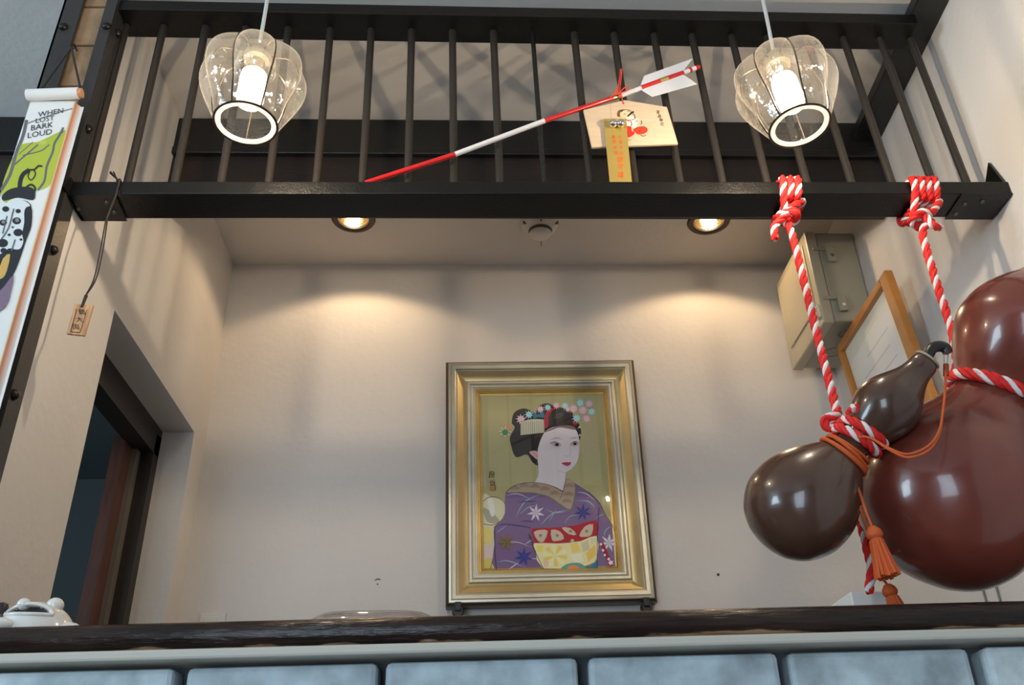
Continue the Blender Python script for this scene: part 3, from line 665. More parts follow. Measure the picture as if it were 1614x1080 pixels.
# ------------------------------------------------------------------ framed notice on the right wall
wn = Vector((-1, .0452, 0)).normalized()
def wr(Y, z, off): return Vector((XR(Y), Y, z))+wn*off
def wf(Y, z, off): return wr(Y, z, off+.022+.08*(z-2.05))
nt_ = thing('framed_notice', 'notice in an orange wooden frame on the right wall, behind the gourds', 'picture frame', wr(2.48, 2.08, 0))
FY0, FY1, FZ0, FZ1, FWD = 2.150, 2.613, 2.05, 2.555, .046
orange = mat('orange_varnished_wood', (.52, .20, .035), .35, coat=.3, bump=.1, bscale=30, var=.15, vscale=12)
def rl_(y0, y1, z0, z1):
    M().hexa([wf(y0, z0, .002), wf(y1, z0, .002), wf(y1, z0, .026), wf(y0, z0, .026), wf(y0, z1, .002), wf(y1, z1, .002), wf(y1, z1, .026), wf(y0, z1, .026)]).build('frame_rail', orange, nt_, bevel=.003)
rl_(FY0, FY0+FWD, FZ0, FZ1); rl_(FY1-FWD*.5, FY1, FZ0, FZ1); rl_(FY0+FWD, FY1-FWD*.5, FZ1-FWD*.55, FZ1); rl_(FY0+FWD, FY1-FWD*.5, FZ0, FZ0+FWD)
fn_ = (wf(2.5, 2.4, .01)-wf(2.5, 2.1, .01)).cross(wf(2.6, 2.1, .01)-wf(2.2, 2.1, .01)).normalized()
A = Art(wf(2.4, 2.3, .010), fn_, 2.1)
def pw(Y, z, off=.010):
    d = wf(Y, z, off)-CAM; k = d.dot(FW); return (807+FPX*d.dot(RT)/k, 540-FPX*d.dot(UP)/k)
A.fill([pw(FY0+.03, FZ0+.03), pw(FY1-.025, FZ0+.03), pw(FY1-.025, FZ1-.025), pw(FY0+.03, FZ1-.025)], (188, 184, 172))
A.fill([pw(FY0+.09, FZ0+.09), pw(FY1-.085, FZ0+.09), pw(FY1-.085, FZ1-.08), pw(FY0+.09, FZ1-.08)], (196, 192, 178))
for k, (a, b) in enumerate(((.12, .30), (.14, .36), (.12, .22), (.12, .36), (.12, .34), (.12, .28))):
    z = FZ1-.12-k*.045
    A.fill([pw(FY0+a, z), pw(FY0+b, z), pw(FY0+b, z-.004), pw(FY0+a, z-.004)], (160, 156, 148))
A.disc(*pw(FY0+.30, FZ0+.15), 9, (186, 160, 150))
A.build('notice_sheet', printm, nt_)
M().add([wf(FY0+.03, FZ0+.03, .016), wf(FY1-.025, FZ0+.03, .016), wf(FY1-.025, FZ1-.025, .016), wf(FY0+.03, FZ1-.025, .016)], [(0, 1, 2, 3)]).build('glass_pane', MATS['picture_glass'], nt_)

# ------------------------------------------------------------------ gourds
def gourd_m(name, col, var, vs):
    m = mat(name, col, .26, coat=.5, bump=.12, bscale=18, var=var, vscale=vs, bdist=.006)
    return m
def gourd(name, label, p0, p1, Y0, Y1, prof, material, rs, mwob=.02):
    a = at(*p0, Y0); b = at(*p1, Y1); k = (b-a).length/math.hypot(p1[0]-p0[0], p1[1]-p0[1])
    ax = (b-a).normalized(); kr = px(1, a)*rs; pr = smooth_path([Vector((r*kr, h*(kr if h < 0 else k), 0)) for h, r in prof], 5)
    t = thing(name, label, 'gourd', a+Vector((0, 0, prof[0][0]*k)), 'lacquered bottle gourds hung from the railing')
    m = M().lathe([(max(0, p.x), p.y) for p in pr], a, ax, 56, mod=lambda g, r, h: 1+mwob*math.sin(2*g+1)*.5+mwob*.6*math.sin(3*g+h*9))
    m.build('body', material, t, smooth=True, sharp=1.5)
    return t, a, ax, k, kr
bigp = [(-141, 0), (-139, 25), (-131, 60), (-110, 96), (-70, 127), (-20, 142), (20, 141), (60, 129), (95, 108), (125, 86), (150, 71), (168, 66), (185, 70), (210, 85), (240, 99), (270, 107), (292, 107), (322, 97), (350, 76), (372, 54), (396, 36), (430, 25), (455, 20), (470, 12), (472, 0)]
bg, ba, bax, bk, bkr = gourd('large_gourd', 'large red brown lacquered bottle gourd hanging at the right edge', (1498, 783), (1617, 525), 1.57, 1.46, bigp, gourd_m('red_brown_lacquer', (.19, .042, .027), .3, 5), 1.0)
smp = [(-87, 0), (-85, 18), (-78, 40), (-60, 64), (-30, 82), (0, 87), (30, 83), (60, 69), (85, 52), (105, 37), (125, 28), (145, 30), (168, 41), (192, 50), (212, 51), (232, 46), (252, 35), (268, 27), (282, 23), (296, 22), (306, 17), (310, 0)]
sg, sa, sax, sk, skr = gourd('small_gourd', 'small dark brown lacquered bottle gourd with black stopper hanging left of the large one', (1261, 797), (1398, 640), 1.535, 1.455, smp, gourd_m('dark_brown_lacquer', (.085, .040, .026), .3, 6), .98)
tipc = sa+sax*308*sk
YT = tipc.y
st = smooth_path([tipc-sax*.004]+[at(x, y, YT) for x, y in ((1468, 551), (1480, 546), (1490, 549), (1494, 556))], 8)
M().tube(st, [.009+.0012*math.sin(i*.1) for i in range(len(st))], 14).build('stopper', blackplastic, sg, smooth=True)
M().ring(tipc-sax*.002, sax, 20*skr, .0022, 28, 6).build('mouth_ring', mat('bone_ring', (.4, .33, .25), .5), sg, smooth=True)
hw = M()
hw.tube([at(1488, 556, YT), at(1488.5, 576, YT)], .001, 6); hw.tube([at(1494.5, 557, YT), at(1493, 576, YT)], .001, 6)
hw.build('wire_hanger', chrome, sg, smooth=True)

# ------------------------------------------------------------------ twisted red and white ropes
def rope(label, path, R, loc):
    t = thing('rope', label, 'rope', loc, 'twisted red and white ropes')
    P = resample(path, .0035); fr = frames(P); pitch = .052
    for sidx in range(3):
        q = []
        for i, (tt, a, b) in enumerate(fr):
            g = 2*PI*(i*.0035/pitch+sidx/3); q.append(P[i]+(a*math.cos(g)+b*math.sin(g))*R*(.46 if sidx == 0 else .48))
        o = M().tube(q, R*(.52 if sidx == 0 else .60), 7).build('strand', (whiterope, redrope, redrope)[sidx], t, smooth=True)
        if sidx == 0: o['label'] = 'white strand'
    return t
def wraps(x0, n, dx, r, seed=0):
    pts = []
    for i in range(n):
        x = x0+i*dx
        pts += [(x-.004, YF-r, ZB0+.002), (x+.002, YF-r, ZB1+.006), (x+.004, YF+.012, ZB1+zr+r), (x+.006, YK-.01, ZB1+zr+r),
                (x+.008, YK+r, ZB1), (x+.008, YK+r, ZB0), (x+.008, YK-.012, ZB0-r+.006), (x+dx*.6, YF+.012, ZB0-r+.006)]
    return [Vector(p) for p in pts]
def around(c, ax, R, turns, adv, start=0, n=14, e1=None):
    ax = ax.normalized(); e1 = (Vector((1, 0, 0))-ax*ax.x).normalized() if e1 is None else e1; e2 = ax.cross(e1)
    return [c+ax*adv*i/n+(e1*math.cos(start+2*PI*i/n)+e2*math.sin(start+2*PI*i/n))*R for i in range(int(n*turns)+1)]
RR = .0086
def knot(c, R=.014):
    return [c+Vector((R*math.cos(g), R*.9*math.sin(g), -.004*i)) for i, g in enumerate([k*PI/3 for k in range(9)])]
# rope of the small gourd
k1 = at(1241, 345, 1.625)
neck = sa+sax*124*sk
path = [at(1222, 378, 1.61), at(1220, 362, 1.61), at(1225, 352, 1.61)]
path += [k1+Vector((.004, -.020, .006)), k1+Vector((.022, -.006, .010)), k1+Vector((.006, .016, .018))]
x0 = at(1234, 300, YF).x
path += wraps(x0, 3, .0172, RR)
path += [k1+Vector((-.018, .010, .010)), k1+Vector((-.016, -.016, .003)), k1+Vector((.014, -.020, -.002)), k1+Vector((.018, .008, -.004)), k1+Vector((.0, .012, -.010)), at(1246, 362, 1.615)]
path += [at(1270, 455, 1.60), at(1296, 560, 1.57), at(1317, 640, 1.535)]
kn = at(1316, 668, 1.520)
path += [kn+Vector((.0, -.012, .012)), kn+Vector((-.022, -.012, .004)), kn+Vector((-.018, -.010, -.014)), kn+Vector((.006, -.016, -.008))]
lp = around(neck+sax*.006, sax, 28*skr+RR*1.0, 2.15, .020, start=2.5)
path += lp
path += [at(1344, 735, 1.60), at(1350, 785, 1.635), at(1362, 845, 1.635), at(1373, 895, 1.63), at(1369, 935, 1.625)]
rope('red and white twisted rope tied to the small brown gourd', smooth_path(path, 8), RR, (x0, 1.68, 2.0))
# rope of the large gourd
k2 = at(1451, 348, 1.62); bneck = ba+bax*170*bk
path = [at(1482, 358, 1.62), at(1470, 356, 1.60), k2+Vector((.0, -.020, -.002)), k2+Vector((-.020, -.010, .002)), k2+Vector((-.010, .014, .008))]
x1 = at(1440, 300, YF).x
path += wraps(x1, 4, .0165, RR)
path += [k2+Vector((.022, -.014, .012)), k2+Vector((-.010, -.026, .004)), k2+Vector((-.024, -.004, -.004)), k2+Vector((.0, .012, -.010)), k2+Vector((.018, -.008, -.010)), k2+Vector((.004, -.014, -.020)), at(1455, 372, 1.615)]
path += [at(1478, 452, 1.605), at(1500, 520, 1.60), at(1508, 575, 1.57)]
path += around(bneck, bax, 66*bkr+RR*.9, 1.5, .006, start=PI*.80, n=20)
rope('red and white twisted rope tied to the large red brown gourd', smooth_path(path, 8), RR*1.02, (x1, 1.68, 2.0))

# ------------------------------------------------------------------ orange cord with two tassels
oc = thing('tasselled_cord', 'orange silk cord with two tassels wound on the neck of the small gourd', 'cord', neck)
m = M()
cp = []
we1 = (Vector((1, 0, 0))-sax*sax.x).normalized(); we2 = sax.cross(we1)
for i in range(16*6+1):
    off = .004+.022*abs(math.sin(i/96*PI*1.5)); g = .3+2*PI*i/16
    cp.append(neck-sax*off+(we1*math.cos(g)+we2*math.sin(g))*(29*skr+.004+off*.42))
m.tube(smooth_path(cp, 3), .0034, 7)
m.build('winding', orangecord, oc, smooth=True)
for dy in (0, 1):
    cpts = [(1345, 690, 1.455), (1370, 690, 1.42), (1400, 706+2*dy, 1.40), (1430, 716+5*dy, 1.375), (1462, 704+7*dy, 1.36), (1480, 680+5*dy, 1.37), (1486, 650, 1.38), (1490, 610, YT-.01), (1489.5+dy*2, 576, YT)]
    M().tube(smooth_path([at(*q) for q in cpts], 8), .0021, 7).build('loop_cord', orangecord, oc, smooth=True)
M().tube([at(1491, 575, YT), at(1491, 592, YT)], .0052, 8).build('cord_whipping', mat('dark_orange_whipping', (.35, .05, .01), .6), oc, smooth=True)
YTA = 1.455
def tassel(hx_, hy_, tilt, s, start, YTA=YTA):
    h = at(hx_, hy_, YTA); d = (at(hx_+tilt*60, hy_+60, YTA)-h).normalized()
    M().tube(smooth_path([at(*q) for q in start]+[h-d*.004], 8), .0023, 7).build('hanging_cord', orangecord, oc, smooth=True)
    tt = M().lathe([(0, -.004), (.006, -.003), (.012, .004), (.014, .011), (.012, .016), (.0095, .018), (.0095, .022), (.011, .024)], h, d, 20).build('tassel', orangecord, oc, smooth=True)
    e1 = d.orthogonal().normalized(); e2 = d.cross(e1)
    for k in range(34):
        g = k*2.399; rr = .0112*math.sqrt((k+1)/34)
        dd = e1*math.cos(g)+e2*math.sin(g)
        a = h+d*.020+dd*rr*.8; b = h+d*(.052)*s+dd*rr*1.25; e = h+d*(.082*s+random.uniform(-.003, .002))+dd*rr*(1.75+random.uniform(-.1, .1))
        M().tube([a, b, e], .0031, 6).build('fringe', orangecord, tt, smooth=True)
tassel(1375, 833, .33, 1.0, [(1337, 724, 1.475), (1350, 762, 1.472), (1364, 804, 1.455)])
tassel(1399, 924, .42, .84, [(1334, 724, 1.477), (1352, 790, 1.486), (1372, 850, 1.52), (1388, 905, 1.60)], 1.62)

# ------------------------------------------------------------------ shrine arrow, plaque and charm on the railing
YA = 1.660
def ap(x, y, dy=0): return at(x, y, YA+dy)
ar = thing('shrine_arrow', 'red and white wooden arrow with paper vanes leaning across the railing bars', 'arrow', ap(580, 287))
redl = mat('red_lacquer', (.62, .012, .012), .3, coat=.4); whitep = mat('white_paper', (.78, .77, .80), .7)
goldf = mat('gold_foil', (.75, .55, .18), .25, metal=.9)
LINE = [(576, 288.5), (717, 243.5), (858, 190.5), (966, 154.5), (979, 150.5), (1010, 139), (1040, 128), (1052, 123.5), (1077, 115), (1086, 111.5), (1089.5, 110), (1096, 107.5), (1102, 105.5)]
SEG = [('shaft', redl), ('shaft', whitep), ('shaft', redl), ('band', goldf), ('shaft', whitep), ('shaft', redl), ('band', goldf), ('shaft', redl), ('shaft', whitep), ('band', redl), ('shaft', whitep), ('nock', redl)]
for (n_, m_), a, b in zip(SEG, LINE[:-1], LINE[1:]):
    A3, B3 = ap(*a), ap(*b)
    M().tube([A3, B3], .0066 if n_ == 'band' else .0061, 14).build(n_, m_, ar, smooth=True)
for pts in ([(1009, 136), (1015, 120), (1092, 92.5), (1076, 113)], [(1010, 142), (1028, 153), (1099, 133), (1077, 118)]):
    P3 = [ap(*q, -.001) for q in pts]
    M().prism(P3, (0, -.0009, 0)).build('vane', whitep, ar)
em = thing('votive_plaque', 'pale wooden five sided votive plaque hung below the arrow', 'plaque', ap(985, 160))
YE = 1.656
cedar = mat('pale_cedar', (.74, .55, .37), .6, bump=.15, bscale=12, stretch=(1, 1, 14), var=.06, vscale=7)
ec = [(984, 157.5), (1051.5, 168.5), (1069, 226.5), (933, 232), (919.5, 173)]
M().prism([at(*q, YE-.006) for q in ec], (0, .007, 0)).build('board', cedar, em, bevel=.0015)
A = Art((0, YE-.0064, 0), Vector((0, -1, 0)), 1.25)
def c5(x, y): return (940+x/7.714, 150+y/7.714)
bk_ = (54, 40, 30)
A.stroke([(962, 162), (963.5, 192)], .7, (176, 150, 120), 0); A.build('groove', printm, em)
A = Art((0, YE-.0064, 0), Vector((0, -1, 0)), 1.25)
A.fill([(250, 240), (262, 195), (300, 175), (352, 178), (300, 200), (285, 230), (290, 262), (262, 262)], (110, 78, 40), 3, c5)
A.fill([(300, 205), (345, 180), (410, 190), (420, 225), (400, 262), (350, 275), (305, 258), (290, 235)], (228, 190, 150), 3, c5)
A.stroke([(300, 205), (345, 178), (410, 188), (422, 222)], 1, bk_, 5, c5); A.stroke([(330, 240), (345, 228), (356, 236)], .7, bk_, 4, c5); A.stroke([(372, 205), (388, 196), (404, 200)], .7, bk_, 4, c5)
A.stroke([(378, 262), (420, 222), (455, 202)], 2.6, (40, 26, 30), 4, c5)
A.fill([(375, 270), (430, 250), (470, 290), (520, 290), (500, 360), (470, 400), (420, 390), (370, 400), (350, 330)], (222, 212, 204), 3, c5)
A.stroke([(440, 225), (468, 250), (462, 290), (420, 305)], .9, bk_, 5, c5); A.stroke([(470, 310), (500, 325), (495, 295)], .7, bk_, 4, c5); A.stroke([(545, 310), (552, 335), (540, 360)], .9, bk_, 4, c5)
A.fill([(360, 385), (420, 385), (432, 440), (462, 450), (455, 480), (400, 515), (372, 510), (380, 470), (360, 440)], (214, 52, 34), 3, c5)
A.fill([(450, 425), (500, 395), (580, 385), (618, 410), (620, 440), (580, 470), (510, 480), (480, 460)], (222, 62, 40), 3, c5)
A.stroke([(450, 425), (500, 395), (580, 385), (618, 410)], .8, bk_, 5, c5); A.stroke([(510, 460), (530, 440), (535, 410)], .7, (120, 20, 16), 4, c5); A.stroke([(535, 485), (570, 500), (605, 488)], .8, bk_, 5, c5); A.stroke([(400, 300), (428, 340), (420, 385)], .9, bk_, 5, c5)
A.stroke([(360, 300), (400, 315)], 1.6, (205, 60, 40), 0, c5); A.stroke([(385, 540), (420, 545)], .6, (150, 120, 90), 0, c5)
A.build('drawing', printm, em)
A = Art((0, YE-.0066, 0), Vector((0, -1, 0)), 1.25)
for ch, x, y in (('富', 750, 205), ('森', 768, 255), ('神', 785, 303), ('社', 800, 350)): A.text(ch, *c5(x, y), 5.6, bk_, .12)
A.build('lettering', printm, em)
rc = M()
for q in ([(978, 109), (977.5, 118), (974, 140), (976, 152)], [(980, 109), (979.5, 120), (976.5, 142), (978, 152)], [(976, 146), (985, 138), (991, 138.5), (987, 143), (976, 147), (968, 147), (971, 143), (978, 146)], [(980, 150), (981, 158), (983, 164)], [(977, 148), (966, 150), (962, 154)]):
    rc.tube(smooth_path([at(x, y, YA-.011) for x, y in q], 6), .0014, 6)
co = rc.build('red_cord', mat('bright_red_cord', (.8, .06, .025), .6), smooth=True)
tag(co, 'thin bright red cord tied around the arrow above the votive plaque', 'cord')
chm = thing('gold_charm', 'gold paper strip charm with two silver bells hung over the votive plaque', 'charm', at(969, 187, 1.642))
YC = 1.6425
sp = [(951.5, 187), (987, 187), (989.5, 220), (996.5, 292), (961.5, 292), (955, 226)]
M().prism([at(*q, YC) for q in sp], (0, .0012, 0)).build('strip', mat('gold_paper', (.66, .47, .13), .34, metal=.55), chm)
A = Art((0, YC-.0003, 0), Vector((0, -1, 0)), 1.4)
rd = (214, 92, 40)
for ch, x, y in zip('交通安全', (284, 294, 302, 310), (510, 567, 635, 702)): A.text(ch, *c5(x, y), 5.8, rd, .06)
for ch, x, y in zip('健康祈願', (205, 217, 228, 236), (508, 565, 637, 702)): A.text(ch, *c5(x, y), 5.8, rd, .06)
for ch, x, y in zip('御守護', (288, 293, 298), (780, 865, 968)): A.text(ch, *c5(x, y), 9.4, rd, .06)
A.build('lettering', printm, chm)
for x in (966.5, 978.5): M().sphere(at(x, 194.5, YC-.009), .0102, 20).build('bell', chrome, chm, smooth=True)

# ------------------------------------------------------------------ hanging scroll at the left
YS = 1.585
sc_ = thing('hanging_scroll', 'white paper hanging scroll with a spotted dog drawing on the brick column', 'scroll', at(86, 148, YS))
paper = mat('scroll_paper', (.80, .80, .78), .7)
ra, rb = at(43, 150, YS-.012), at(124, 147, YS-.012)
M().tube([ra, rb], .0135, 20).build('top_roll', paper, sc_, smooth=True)
M().tube([rb, rb+(rb-ra).normalized()*.008], [.0115, .0115], 16).build('roll_end', mat('tan_roll_end', (.62, .30, .16), .6), sc_, smooth=True)
xs0, xs1 = at(48, 160, YS).x, at(119, 160, YS).x
z1_ = ra.z-.006; z0_ = z1_-1.0
M().box((xs0, YS, z0_), (xs1, YS+.002, z1_)).build('sheet', paper, sc_)
A = Art((0, YS-.0006, 0), Vector((0, -1, 0)), 1.15, step=.00004)
ink = (44, 46, 52); gy_ = (98, 100, 106)
def c6(x, y): return (x/4.32, 230+y/4.32)
A.fill([(14, 262), (30, 232), (40, 226), (58, 224), (72, 218), (98, 206), (103, 208), (98, 230), (88, 262), (80, 290), (60, 300), (40, 300), (10, 320), (2, 300)], (166, 178, 66), 3)
A.fill([(62, 224), (68, 228), (74, 224), (68, 220)], (176, 188, 90), 3)
A.stroke([(42, 189), (36, 215), (26, 240), (16, 275), (2, 300)], 5, gy_); A.stroke([(42, 195), (58, 189), (90, 178), (114, 171)], 1.6, (124, 128, 132))
A.stroke([(20, 262), (40, 245), (60, 228)], 2.4, gy_); A.stroke([(30, 243), (52, 224)], 1.2, gy_); A.stroke([(36, 245), (64, 238), (78, 228)], 1.8, gy_); A.stroke([(100, 201), (94, 213), (86, 226), (83, 240), (74, 262), (70, 285), (60, 300)], 3.4, gy_); A.stroke([(92, 215), (100, 207)], 1.6, gy_)
for wd, x, y, h, sx in (('WHEN', 80, 177.5, 7.6, 1.22), ('LOST', 71, 188, 7.4, 1.22), ('BARK', 66.5, 199, 8.2, 1.22), ('LOUD', 63, 210.5, 8.4, 1.22)):
    A.text(wd, x, y, h, ink, -.17, .22, sx)
A.fill([(20, 470), (30, 400), (130, 370), (210, 400), (215, 540), (180, 640), (110, 840), (40, 950), (-40, 1010), (-60, 800), (0, 600)], ink, 3, c6)
A.fill([(20, 770), (70, 738), (48, 850), (20, 900), (-20, 900)], (198, 160, 92), 2, c6)
A.fill([(-30, 470), (10, 430), (40, 392), (100, 360), (172, 378), (205, 408), (168, 440), (166, 520), (152, 600), (160, 650), (140, 700), (104, 706), (60, 700), (0, 740), (-40, 720)], (206, 214, 216), 3, c6)
A.fill([(14, 345), (60, 300), (140, 280), (215, 285), (240, 320), (225, 370), (120, 352), (30, 375)], ink, 3, c6)
A.stroke([(134, 305), (138, 245), (158, 195), (200, 164)], 6.5, ink, 6, c6); A.stroke([(192, 164), (235, 162), (262, 138), (290, 140)], 2.6, ink, 6, c6)
A.stroke([(232, 164), (242, 196), (214, 234), (192, 210), (204, 172)], 1.7, ink, 6, c6)
A.stroke([(180, 280), (215, 265), (240, 290), (230, 330)], 3, ink, 6, c6)
for x, y, r in ((115, 512, 30), (22, 524, 26), (125, 592, 32), (20, 664, 36), (40, 432, 24), (125, 446, 18), (88, 556, 8), (64, 608, 11), (26, 715, 22), (145, 640, 10)): A.disc(x, y, r, ink, ry=r*.8, mp=c6)
A.disc(118, 508, 14, (130, 124, 130), mp=c6); A.disc(24, 520, 12, (130, 124, 130), mp=c6)
A.fill([(170, 440), (200, 415), (216, 440), (212, 540), (182, 548)], ink, 3, c6)
for p in ([(96, 430), (60, 560), (10, 640)], [(105, 640), (80, 720)], [(50, 480), (20, 600)]): A.stroke(p, 2, (90, 92, 98), 6, c6)
A.fill([(-60, 1060), (30, 960), (95, 880), (75, 1000), (40, 1100), (-60, 1150)], (122, 104, 124), 2, c6)
A.build('drawing', printm, sc_)
# curled right margin with orange backing
e0 = at(119, 160, YS).x; e1_ = at(134, 156, YS).x
em_ = e0+(e1_-e0)*.68
obp = mat('orange_backing_paper', (.52, .23, .14), .7); _nt = obp.node_tree
_tc = _nt.nodes.new('ShaderNodeTexCoord'); _sx = _nt.nodes.new('ShaderNodeSeparateXYZ'); _nt.links.new(_tc.outputs['Object'], _sx.inputs[0])
_mr = _nt.nodes.new('ShaderNodeMapRange'); _nt.links.new(_sx.outputs['X'], _mr.inputs['Value'])
_mr.inputs['From Min'].default_value = e0-ORG[sc_].x+.003; _mr.inputs['From Max'].default_value = em_-ORG[sc_].x
_rp = _nt.nodes.new('ShaderNodeValToRGB'); _rp.color_ramp.elements[0].color = (.52, .21, .12, 1); _rp.color_ramp.elements[1].color = (.74, .66, .60, 1)
_nt.links.new(_mr.outputs[0], _rp.inputs[0]); _nt.links.new(_rp.outputs[0], _nt.nodes['Principled BSDF'].inputs['Base Color'])
M().prism([(e0, YS, z0_), (em_, YS+.006, z0_), (em_, YS+.006, z1_-.012), (e0, YS, z1_-.004)], (.0004, .0012, 0)).build('backing_edge', obp, sc_)
M().prism([(em_, YS+.006, z0_), (e1_, YS+.003, z0_), (e1_, YS+.003, z1_-.014), (em_, YS+.006, z1_-.012)], (.0004, .0012, 0)).build('margin', paper, sc_)
M().box((e0-.0015, YS-.0012, z0_), (e0+.0005, YS+.003, z1_-.002)).build('gilt_line', mat('yellow_line', (.7, .52, .25), .6), sc_)
hk = at(117, 80, 1.62)
bc = M()
for q in ((66, 139), (127, 140)):
    bc.tube([Vector((hk.x, 1.605, hk.z-.006)), at(*q, YS-.006)], .0028, 6)
bc.build('hanging_cord', blackplastic, sc_, smooth=True)
M().tube(smooth_path([Vector((hk.x, 1.634, hk.z+.012)), Vector((hk.x, 1.612, hk.z+.014)), Vector((hk.x, 1.604, hk.z+.002)), Vector((hk.x, 1.606, hk.z-.010)), Vector((hk.x+.008, 1.606, hk.z-.004))], 6), .0018, 6).build('hook', blackplastic, sc_, smooth=True)

# ------------------------------------------------------------------ wooden tag on a cord
YG = 1.618
wt = thing('wooden_tag', 'small wooden name tag on a dark cord tied to the beam at the left', 'tag', at(126, 500, YG))
tagw = mat('striped_cedar', (.50, .27, .13), .6, bump=.2, bscale=10, stretch=(60, 1, 6), var=.4, vscale=3)
M().prism([at(x, y, YG) for x, y in ((118, 479), (147, 481), (133, 529), (104.5, 526))], (0, .006, 0)).build('tag', tagw, wt, bevel=.001)
A = Art((0, YG-.0006, 0), Vector((0, -1, 0)), 1.1)
dk = (58, 40, 34)
A.stroke([(121, 487), (112, 520), (113.5, 523), (124, 524), (127, 521), (137, 488)], .9, dk, 3)
for ch, x, y, h in (('鶴', 129, 491.5, 8.5), ('大', 125, 503.5, 9), ('国', 119.5, 515, 8)): A.text(ch, x, y, h, dk, .06, -.25, 1.25)
A.build('lettering', printm, wt)
brc = mat('dark_brown_cord', (.018, .009, .007), .7)
kc = M()
for dx in (0, 4): kc.tube(smooth_path([at(167+dx*.6, 346, YF-.004), at(158+dx, 395, YG+.003), at(148+dx*.8, 440, YG+.003), at(134, 468, YG+.003)], 6), .0016, 6)
kc.tube([at(136, 466, YG+.003), at(129, 484, YG-.001)], [.0036, .0028], 8)
up = [at(168, 345, YF-.004), Vector((at(184, 308, YF).x, YF-.004, ZB0-.005)), Vector((at(188, 292, YF).x, YF-.004, ZB1+.004)), Vector((at(187, 289, YF).x, YF+.03, ZB1+.004))]
kc.tube(up, .0022, 6)
kc.build('cord', brc, wt, smooth=True)
tf = M(); kp = Vector((at(184, 289, YF).x, YF+.004, ZB1+.006))
for k in range(9):
    e = at(176+random.uniform(-5, 5), 272+random.uniform(-2, 3), YF+.004+random.uniform(-.004, .004)); tf.tube([kp, kp.lerp(e, .55)+Vector((-.002, 0, .002)), e], .0012, 5)
tf.sphere(kp, .005, 8); tf.build('tuft', brc, wt, smooth=True)

# ------------------------------------------------------------------ things on the counter
ZK = 1.440
# white ceramic frog
fc = on_z(62, 985, ZK); fc = at(58, 985, 1.60); fc.z = ZK
fg = thing('ceramic_frog', 'white glazed ceramic frog with a wide open mouth on the counter', 'figurine', fc)
glaze = mat('white_glaze', (.74, .72, .68), .18, coat=.5)
FA = math.radians(24)
def fl(x, y, z): return Vector((x*math.cos(FA)-y*math.sin(FA), x*math.sin(FA)+y*math.cos(FA), z))
FX, FYR, FZR = .062, .050, .058
bm = bmesh.new(); bmesh.ops.create_uvsphere(bm, u_segments=64, v_segments=48, radius=1)
for v in bm.verts: v.co = Vector((v.co.x*FX, v.co.y*FYR, v.co.z*FZR))
MX, MZ, MRX, MRZ = -.015, .030, .035, .019
def inm(c): return c.y < -.004 and c.z > MZ-.001 and ((c.x-MX)/MRX)**2+((c.z-MZ)/MRZ)**2 < 1
bmesh.ops.delete(bm, geom=[f for f in bm.faces if inm(f.calc_center_median()) or f.calc_center_median().z < -.002], context='FACES')
for v in bm.verts: v.co = fl(*v.co)
me = bpy.data.meshes.new('body')
for f in bm.faces: f.smooth = True
bm.to_mesh(me); bm.free(); me.materials.append(glaze)
fb = bpy.data.objects.new('body', me); COL.objects.link(fb); fb.parent = fg; fb.location = (0, 0, .002); ORG[fb] = fc+Vector((0, 0, .002))
so = fb.modifiers.new('solid', 'SOLIDIFY'); so.thickness = .005; so.offset = -1
lip = []
for i in range(25):
    g = PI*i/24; lip.append((MX+MRX*math.cos(g), MZ+MRZ*math.sin(g)))
lip += [(MX-MRX+2*MRX*k/10, MZ-.0015*math.sin(PI*k/10)) for k in range(1, 11)]
lip = [fc+fl(x, -FYR*math.sqrt(max(.02, 1-(x/FX)**2-(z/FZR)**2)), z+.002) for x, z in lip]
M().tube(lip+[lip[1]], .0034, 8).build('lip', glaze, fg, smooth=True)
for x, r in ((-.026, .0105), (.021, .0135)):
    z = FZR*math.sqrt(1-(x/FX)**2)*.93
    M().sphere(fc+fl(x, -.012, z+.003), r, 16, sc=(1.1, 1, 1.0)).build('eye', glaze, fg, smooth=True)
for x in (-.052, .050):
    M().sphere(fc+fl(x, -.034, .012), .016, 16, sc=(1.2, 1, .75)).build('foot', glaze, fg, smooth=True)
# dark ornament at the very edge
p = at(-4, 985, 1.575); p.z = ZK
dk_ = M().lathe([(0, 0), (.014, 0), (.017, .012), (.013, .026), (.009, .034), (.012, .042), (.009, .052), (0, .056)], p, (0, 0, 1), 20).build('ornament', mat('dark_brown_glaze', (.03, .018, .02), .3), smooth=True)
tag(dk_, 'tiny dark ornament left of the ceramic frog at the picture edge', 'ornament')
# clear plastic container
pa, pb = at(486, 984, 1.72), at(696, 980, 1.72)
cc = (pa+pb)/2; cw = (pb-pa).length/2
pcn = thing('plastic_container', 'clear plastic food container on the counter, left of the painting', 'container', (cc.x, 1.72, ZK))
clear = thin_glass('clear_plastic', (.90, .885, .92), gloss=.7, rough=.05, milky=.10, blend=.4, edge=.4)
def stad(z, gx, gy, n=48):
    o = []
    for i in range(n):
        g = 2*PI*i/n; ca, sa_ = math.cos(g), math.sin(g)
        o.append(Vector((cc.x+math.copysign(abs(ca)**.5, ca)*gx, 1.72+math.copysign(abs(sa_)**.5, sa_)*gy, z)))
    return o
def loft(rings, close_top):
    m = M(); n = 48; vs = [p for r in rings for p in r]
    fs = [(i*n+j, i*n+(j+1) % n, (i+1)*n+(j+1) % n, (i+1)*n+j) for i in range(len(rings)-1) for j in range(n)]
    if close_top: fs.append(tuple((len(rings)-1)*n+j for j in range(n)))
    return m.add(vs, fs)
ztop = at(590, 975, 1.72).z
loft([stad(ZK+.001, cw*.80, .07), stad(ZK+.03, cw*.9, .082), stad(ztop-.030, cw*.97, .088)], False).build('tub', clear, pcn, smooth=True)
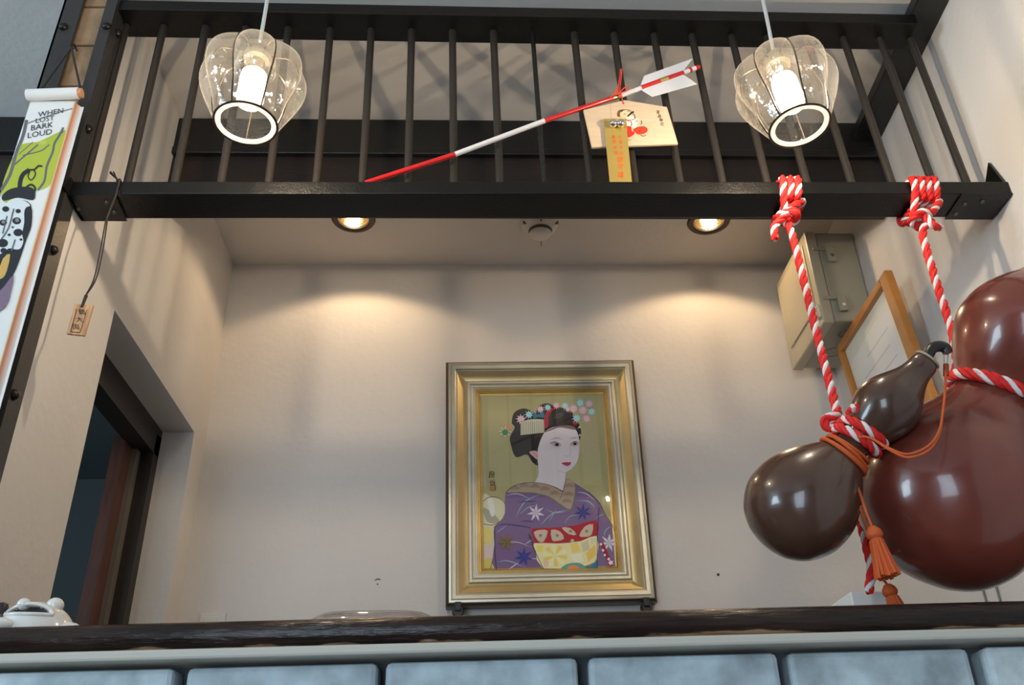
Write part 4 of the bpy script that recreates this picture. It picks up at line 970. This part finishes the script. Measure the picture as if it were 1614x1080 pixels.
loft([stad(ztop-.030, cw, .091), stad(ztop-.024, cw, .091), stad(ztop-.014, cw*.95, .086), stad(ztop-.006, cw*.86, .076), stad(ztop-.001, cw*.78, .066), stad(ztop-.003, cw*.70, .058)], True).build('lid', clear, pcn, smooth=True)
M().box((cc.x-cw*.55, 1.68, ZK+.004), (cc.x+cw*.55, 1.76, ztop-.03), bev=.008).build('contents', mat('pale_lilac_contents', (.60, .60, .68), .5), pcn)
# white pad at the right
q = [at(1318, 953.5, 1.80), at(1371, 948, 1.80)]
pd = M().box((q[0].x, 1.72, ZK), (q[1].x, 1.86, max(ZK+.01, q[1].z)), bev=.003).build('paper_pad', mat('pad_paper', (.8, .78, .74), .7))
tag(pd, 'low white paper pad on the counter below the orange tassels', 'paper')
# light switch and marks on the back wall
sp_ = [at(316, 967, YB-.006), at(356, 967, YB-.006)]
swt = thing('switch_plate', 'white switch plate low on the back wall beside the doorway corner', 'switch', (sp_[0].x, YB, sp_[0].z-.1))
M().box((sp_[0].x, YB-.008, sp_[0].z-.12), (sp_[1].x, YB-.001, sp_[0].z), bev=.003).build('plate', whiteplastic, swt)
M().box((sp_[0].x+.012, YB-.012, sp_[0].z-.10), (sp_[0].x+.055, YB-.006, sp_[0].z-.012), bev=.002).build('rocker', whiteplastic, swt)
M().box((sp_[0].x+.016, YB-.0128, sp_[0].z-.034), (sp_[0].x+.026, YB-.0118, sp_[0].z-.030)).build('mark', blackplastic, swt)
p = at(1131.5, 906.5, YB)
nl = M().lathe([(0, .006), (.004, .006), (.004, .003), (.0015, .003), (.0015, 0)], p, (0, -1, 0), 10).build('nail', blackplastic, smooth=True)
tag(nl, 'tiny dark nail in the back wall right of the painting', 'nail')
p = at(595, 920, YB)
hkm = M().tube(smooth_path([p+Vector((-.008, -.002, .010)), p+Vector((0, -.005, .0135)), p+Vector((.009, -.002, .012))], 5), .0014, 6)  # small raised strokes standing for a scratch in the plaster
hkm.sphere(p+Vector((.0, -.001, -.002)), .0026, 8)
hk2 = hkm.build('wall_scratch', mat('grey_scratch', (.12, .11, .1), .5), smooth=True)
tag(hk2, 'tiny grey scratch on the back wall left of the painting above the container', 'hook')
# cables down the right wall under the large gourd
for i, x in enumerate((1545, 1567)):
    p = on_plane(x, 915, wr(2.2, 1.7, .004), wn)
    cbm = M().tube([p+Vector((0, 0, .14)), p+Vector((.0, 0, -.5))], .0028, 8).build('wall_cable', mat('grey_cable', (.25, .23, .21), .5), smooth=True)
    tag(cbm, ('thin grey cable on the right wall under the large gourd, the left of two', 'thin grey cable on the right wall under the large gourd, the right of two')[i], 'cable', 'cables on the right wall')
